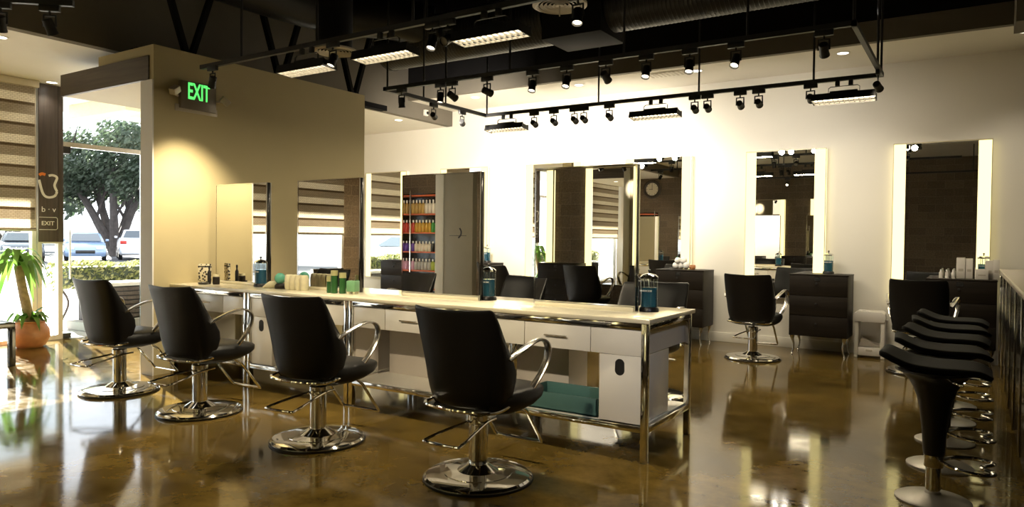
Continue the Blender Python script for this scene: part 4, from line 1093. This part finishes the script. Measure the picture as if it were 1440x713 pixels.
for k in range(16):
    y = -2.5 + k * .43; tube(bm, smooth_path([(0, y, 0), (.05, y + .08, .3), (-.05, y - .05, .6)], 4), .018, 6)
obj('stems', bm, 'tree_bark', t)

def tree(x, y, H, R, label, n, seed, trunks, ls=.28):
    random.seed(seed)
    t = thing('tree', label, 'tree', (x, y, 0)); bm = B()
    tips = []
    for k in range(trunks):
        a = 2 * PI * k / trunks + random.random(); d = V((math.cos(a), math.sin(a), 0))
        p = [(0, 0, 0), d * .25 + V((0, 0, .6)), d * R * .28 + V((0, 0, H * .3)), d * R * .5 + V((0, 0, H * .5)), d * R * .7 + V((0, 0, H * .68))]
        pp = smooth_path(p, 4); sweep(bm, pp, circ(1, 8), scales=[.32 * (1 - .8 * i / len(pp)) + .03 for i in range(len(pp))])
        for j in (7, 10, 13):
            q = pp[j]; e = q + V((random.uniform(-1, 1) * R * .4, random.uniform(-1, 1) * R * .4, H * .25)); sweep(bm, [q, (q + e) / 2 + V((0, 0, .2)), e], circ(1, 6), scales=[.1, .07, .04])
    obj('trunk', bm, 'tree_bark', t)
    bm = B(); cl = []
    for k in range(46):
        a = random.random() * 2 * PI; r = R * math.sqrt(random.random()) * .92; zc = H * (.42 + .42 * random.random() * (1 - .5 * (r / R) ** 2))
        cl.append((r * math.cos(a), r * math.sin(a), zc, R * .2 * (.7 + .7 * random.random())))
    def pt():
        c = random.choice(cl); d = V((random.gauss(0, 1), random.gauss(0, 1), random.gauss(0, 1) * .7)).normalized() * c[3] * random.random() ** .35
        return (c[0] + d.x, c[1] + d.y, c[2] + d.z)
    leaf_cloud(bm, pt, n, ls)
    obj('foliage', bm, 'tree', t, recalc=False)
tree(-46, 24.5, 9.8, 5.2, 'large dark spreading tree beyond the parked cars, seen through the doorway', 26000, 3, 5, .15)
tree(-70, 28, 9, 6, 'smaller far tree at the left of the doorway view', 3000, 5, 3, .4)
tree(-75, 46, 10, 6, 'far tree at the right of the doorway view', 3000, 6, 3, .4)
tree(-40, -6, 8, 5, 'street tree opposite the front window, seen in the second table mirror', 4000, 8, 4)
random.seed(11)

def car(x, y, rz, paint, label, suv=False, rear=False):
    pm = mat('car_paint', paint, .22, coat=.6, noise=.01)
    t = thing('car', label, 'car', (x, y, 0), rz); w = .9; k = .16 if suv else 0      # nose towards +X
    bm = B()
    low = [(-2.2, .32), (-2.25, .55), (-2.2, .92 + k), (-1.9, 1.0 + k), (-.9, 1.0 + k), (1.0, .98 + k), (1.9, .85 + k * .8), (2.2, .66 + k * .5), (2.25, .42), (2.15, .26), (-2.1, .26)]
    prism(bm, low, 1, -w, w, .09); obj('body', bm, pm, t, 50)
    bm = B(); zc = 1.0 + k; zt = 1.46 + k * 1.2; bk = -2.05 if suv else -1.55
    lo = [(-.84, bk), (.84, bk), (.84, 1.1), (-.84, 1.1)]; hi = [(-.64, bk + .3), (.64, bk + .3), (.64, .35), (-.64, .35)]
    a = [bm.verts.new((q, p, zc - .02)) for p, q in lo]; b = [bm.verts.new((q, p, zt)) for p, q in hi]
    bm.faces.new(b)
    for i in range(4): bm.faces.new((a[i], a[(i + 1) % 4], b[(i + 1) % 4], b[i]))
    bmesh.ops.recalc_face_normals(bm, faces=bm.faces)
    bmesh.ops.bevel(bm, geom=list(bm.edges), offset=.05, segments=2, affect='EDGES'); obj('cabin', bm, pm, t, 50)
    bm = B()
    def quad(ps): bm.faces.new([bm.verts.new(p) for p in ps])
    e = .012
    quad([(1.08 + e, -.72, zc + .04), (1.08 + e, .72, zc + .04), (.42 + e, .56, zt - .05), (.42 + e, -.56, zt - .05)])
    quad([(bk + .02 - e, -.72, zc + .06), (bk + .28 - e, -.56, zt - .05), (bk + .28 - e, .56, zt - .05), (bk + .02 - e, .72, zc + .06)])
    for s in (-1, 1): quad([(bk + .25, s * (.82 + e), zc + .05), (.85, s * (.82 + e), zc + .05), (.36, s * (.66 + e), zt - .06), (bk + .45, s * (.66 + e), zt - .06)])
    obj('windows', bm, 'car_glass', t, recalc=False)
    for sx in (-1.4, 1.4):
        for s in (-1, 1):
            wh = obj('wheel', lathe(B(), [(0, -.1), (.24, -.1), (.33, -.09), (.335, 0), (.33, .09), (.24, .1), (0, .1)], seg=24), 'tyre', t)
            wh.location = (sx, s * .83, .335); wh.rotation_euler = (PI / 2, 0, 0)
            obj('hubcap', lathe(B(), [(0, -.112), (.1, -.112), (.2, -.104), (.2, .104), (.1, .112), (0, .112)], seg=18), 'brushed', wh)
    for s in (-1, 1):
        obj('headlight', box(B(), (2.1, s * .78, .62 + k * .5), (2.235, s * .48, .75 + k * .5), .02), 'headlight', t)
        obj('tail_light', box(B(), (-2.27, s * .86, .72 + k), (-2.15, s * .56, .9 + k), .02), 'taillight', t)
        obj('side_mirror', box(B(), (.85, s * .9, 1.02 + k), (.98, s * 1.05, 1.14 + k), .03), pm, t)
    obj('grille', box(B(), (2.2, -.42, .42), (2.268, .42, .58), .01), 'black_plastic', t)
    obj('number_plate', box(B(), (-2.285, -.2, .62), (-2.26, .2, .74), .004), 'label_white', t)
    obj('rear_bumper', box(B(), (-2.3, -.8, .34), (-2.2, .8, .48), .03), pm, t)
    return t
RZ = math.radians(-26.5)
car(-39.2, 19.35, RZ, (.20, .28, .42), 'pale blue sedan parked nose towards the hedge, seen through the doorway')
car(-40.2, 22.6, RZ + PI, (.80, .82, .85), 'white car with its tail towards the hedge, right of the pale blue sedan', True)
car(-40.6, 16.9, RZ + .1, (.05, .06, .08), 'dark car left of the pale blue sedan, half behind the door glass')
car(-51.5, 31.0, RZ + 1.5, (.25, .27, .30), 'grey car parked behind the pale blue sedan under the tree')
car(-15.2 - 4, 3.6, PI / 2 + .1, (.78, .80, .83), 'white car parked close outside the front window, seen in the wall mirror', True)
car(-14.2 - 5, -2.4, PI / 2, (.74, .76, .8), 'white sedan outside the corner window, seen in the second table mirror')
bm = box(B(), (-100, -50, 0), (-98, 90, 3.0)); tag(obj('boundary_wall', bm, 'stone'), 'pale low building far across the parking lot', 'building')

# ------------------------------------------------------------------ light, sky, camera
el, az = math.radians(20), math.radians(-18)
s = D.lights.new('sun', 'SUN'); s.energy = 46; s.angle = math.radians(.6); s.color = (1, .95, .86)
so = D.objects.new('sun', s); COL.objects.link(so)
so.rotation_euler = V((math.cos(az) * math.cos(el), math.sin(az) * math.cos(el), -math.sin(el))).to_track_quat('-Z', 'Y').to_euler()
w = D.worlds.new('sky'); SC.world = w; w.use_nodes = True
bg = w.node_tree.nodes['Background']; bg.inputs['Color'].default_value = (.86, .93, 1, 1); bg.inputs['Strength'].default_value = 3.0

F = 1001.787; yaw, pit, rol = (math.radians(a) for a in (32.81732645, 1.20564822, .62619805))
f = V((-math.sin(yaw) * math.cos(pit), math.cos(yaw) * math.cos(pit), -math.sin(pit))); r = V((math.cos(yaw), math.sin(yaw), 0)); u = r.cross(f)
r2 = r * math.cos(rol) + u * math.sin(rol); u2 = -r * math.sin(rol) + u * math.cos(rol)
cam = D.cameras.new('camera'); cam.sensor_width = 36; cam.lens = 36 * F / 1440; cam.clip_start = .05; cam.clip_end = 400
co = D.objects.new('camera', cam); COL.objects.link(co)
co.matrix_world = Matrix(((r2.x, u2.x, -f.x, 0), (r2.y, u2.y, -f.y, 0), (r2.z, u2.z, -f.z, 1.4), (0, 0, 0, 1)))
SC.camera = co
vs = SC.view_settings; vs.view_transform = 'Standard'; vs.look = 'None'; vs.exposure = .45; vs.gamma = 1; vs.use_curve_mapping = False
cy = SC.cycles; cy.max_bounces = 10; cy.glossy_bounces = 6; cy.diffuse_bounces = 4; cy.transparent_max_bounces = 16; cy.transmission_bounces = 6; cy.caustics_reflective = False; cy.caustics_refractive = False
cy.sample_clamp_indirect = 6; cy.use_denoising = True
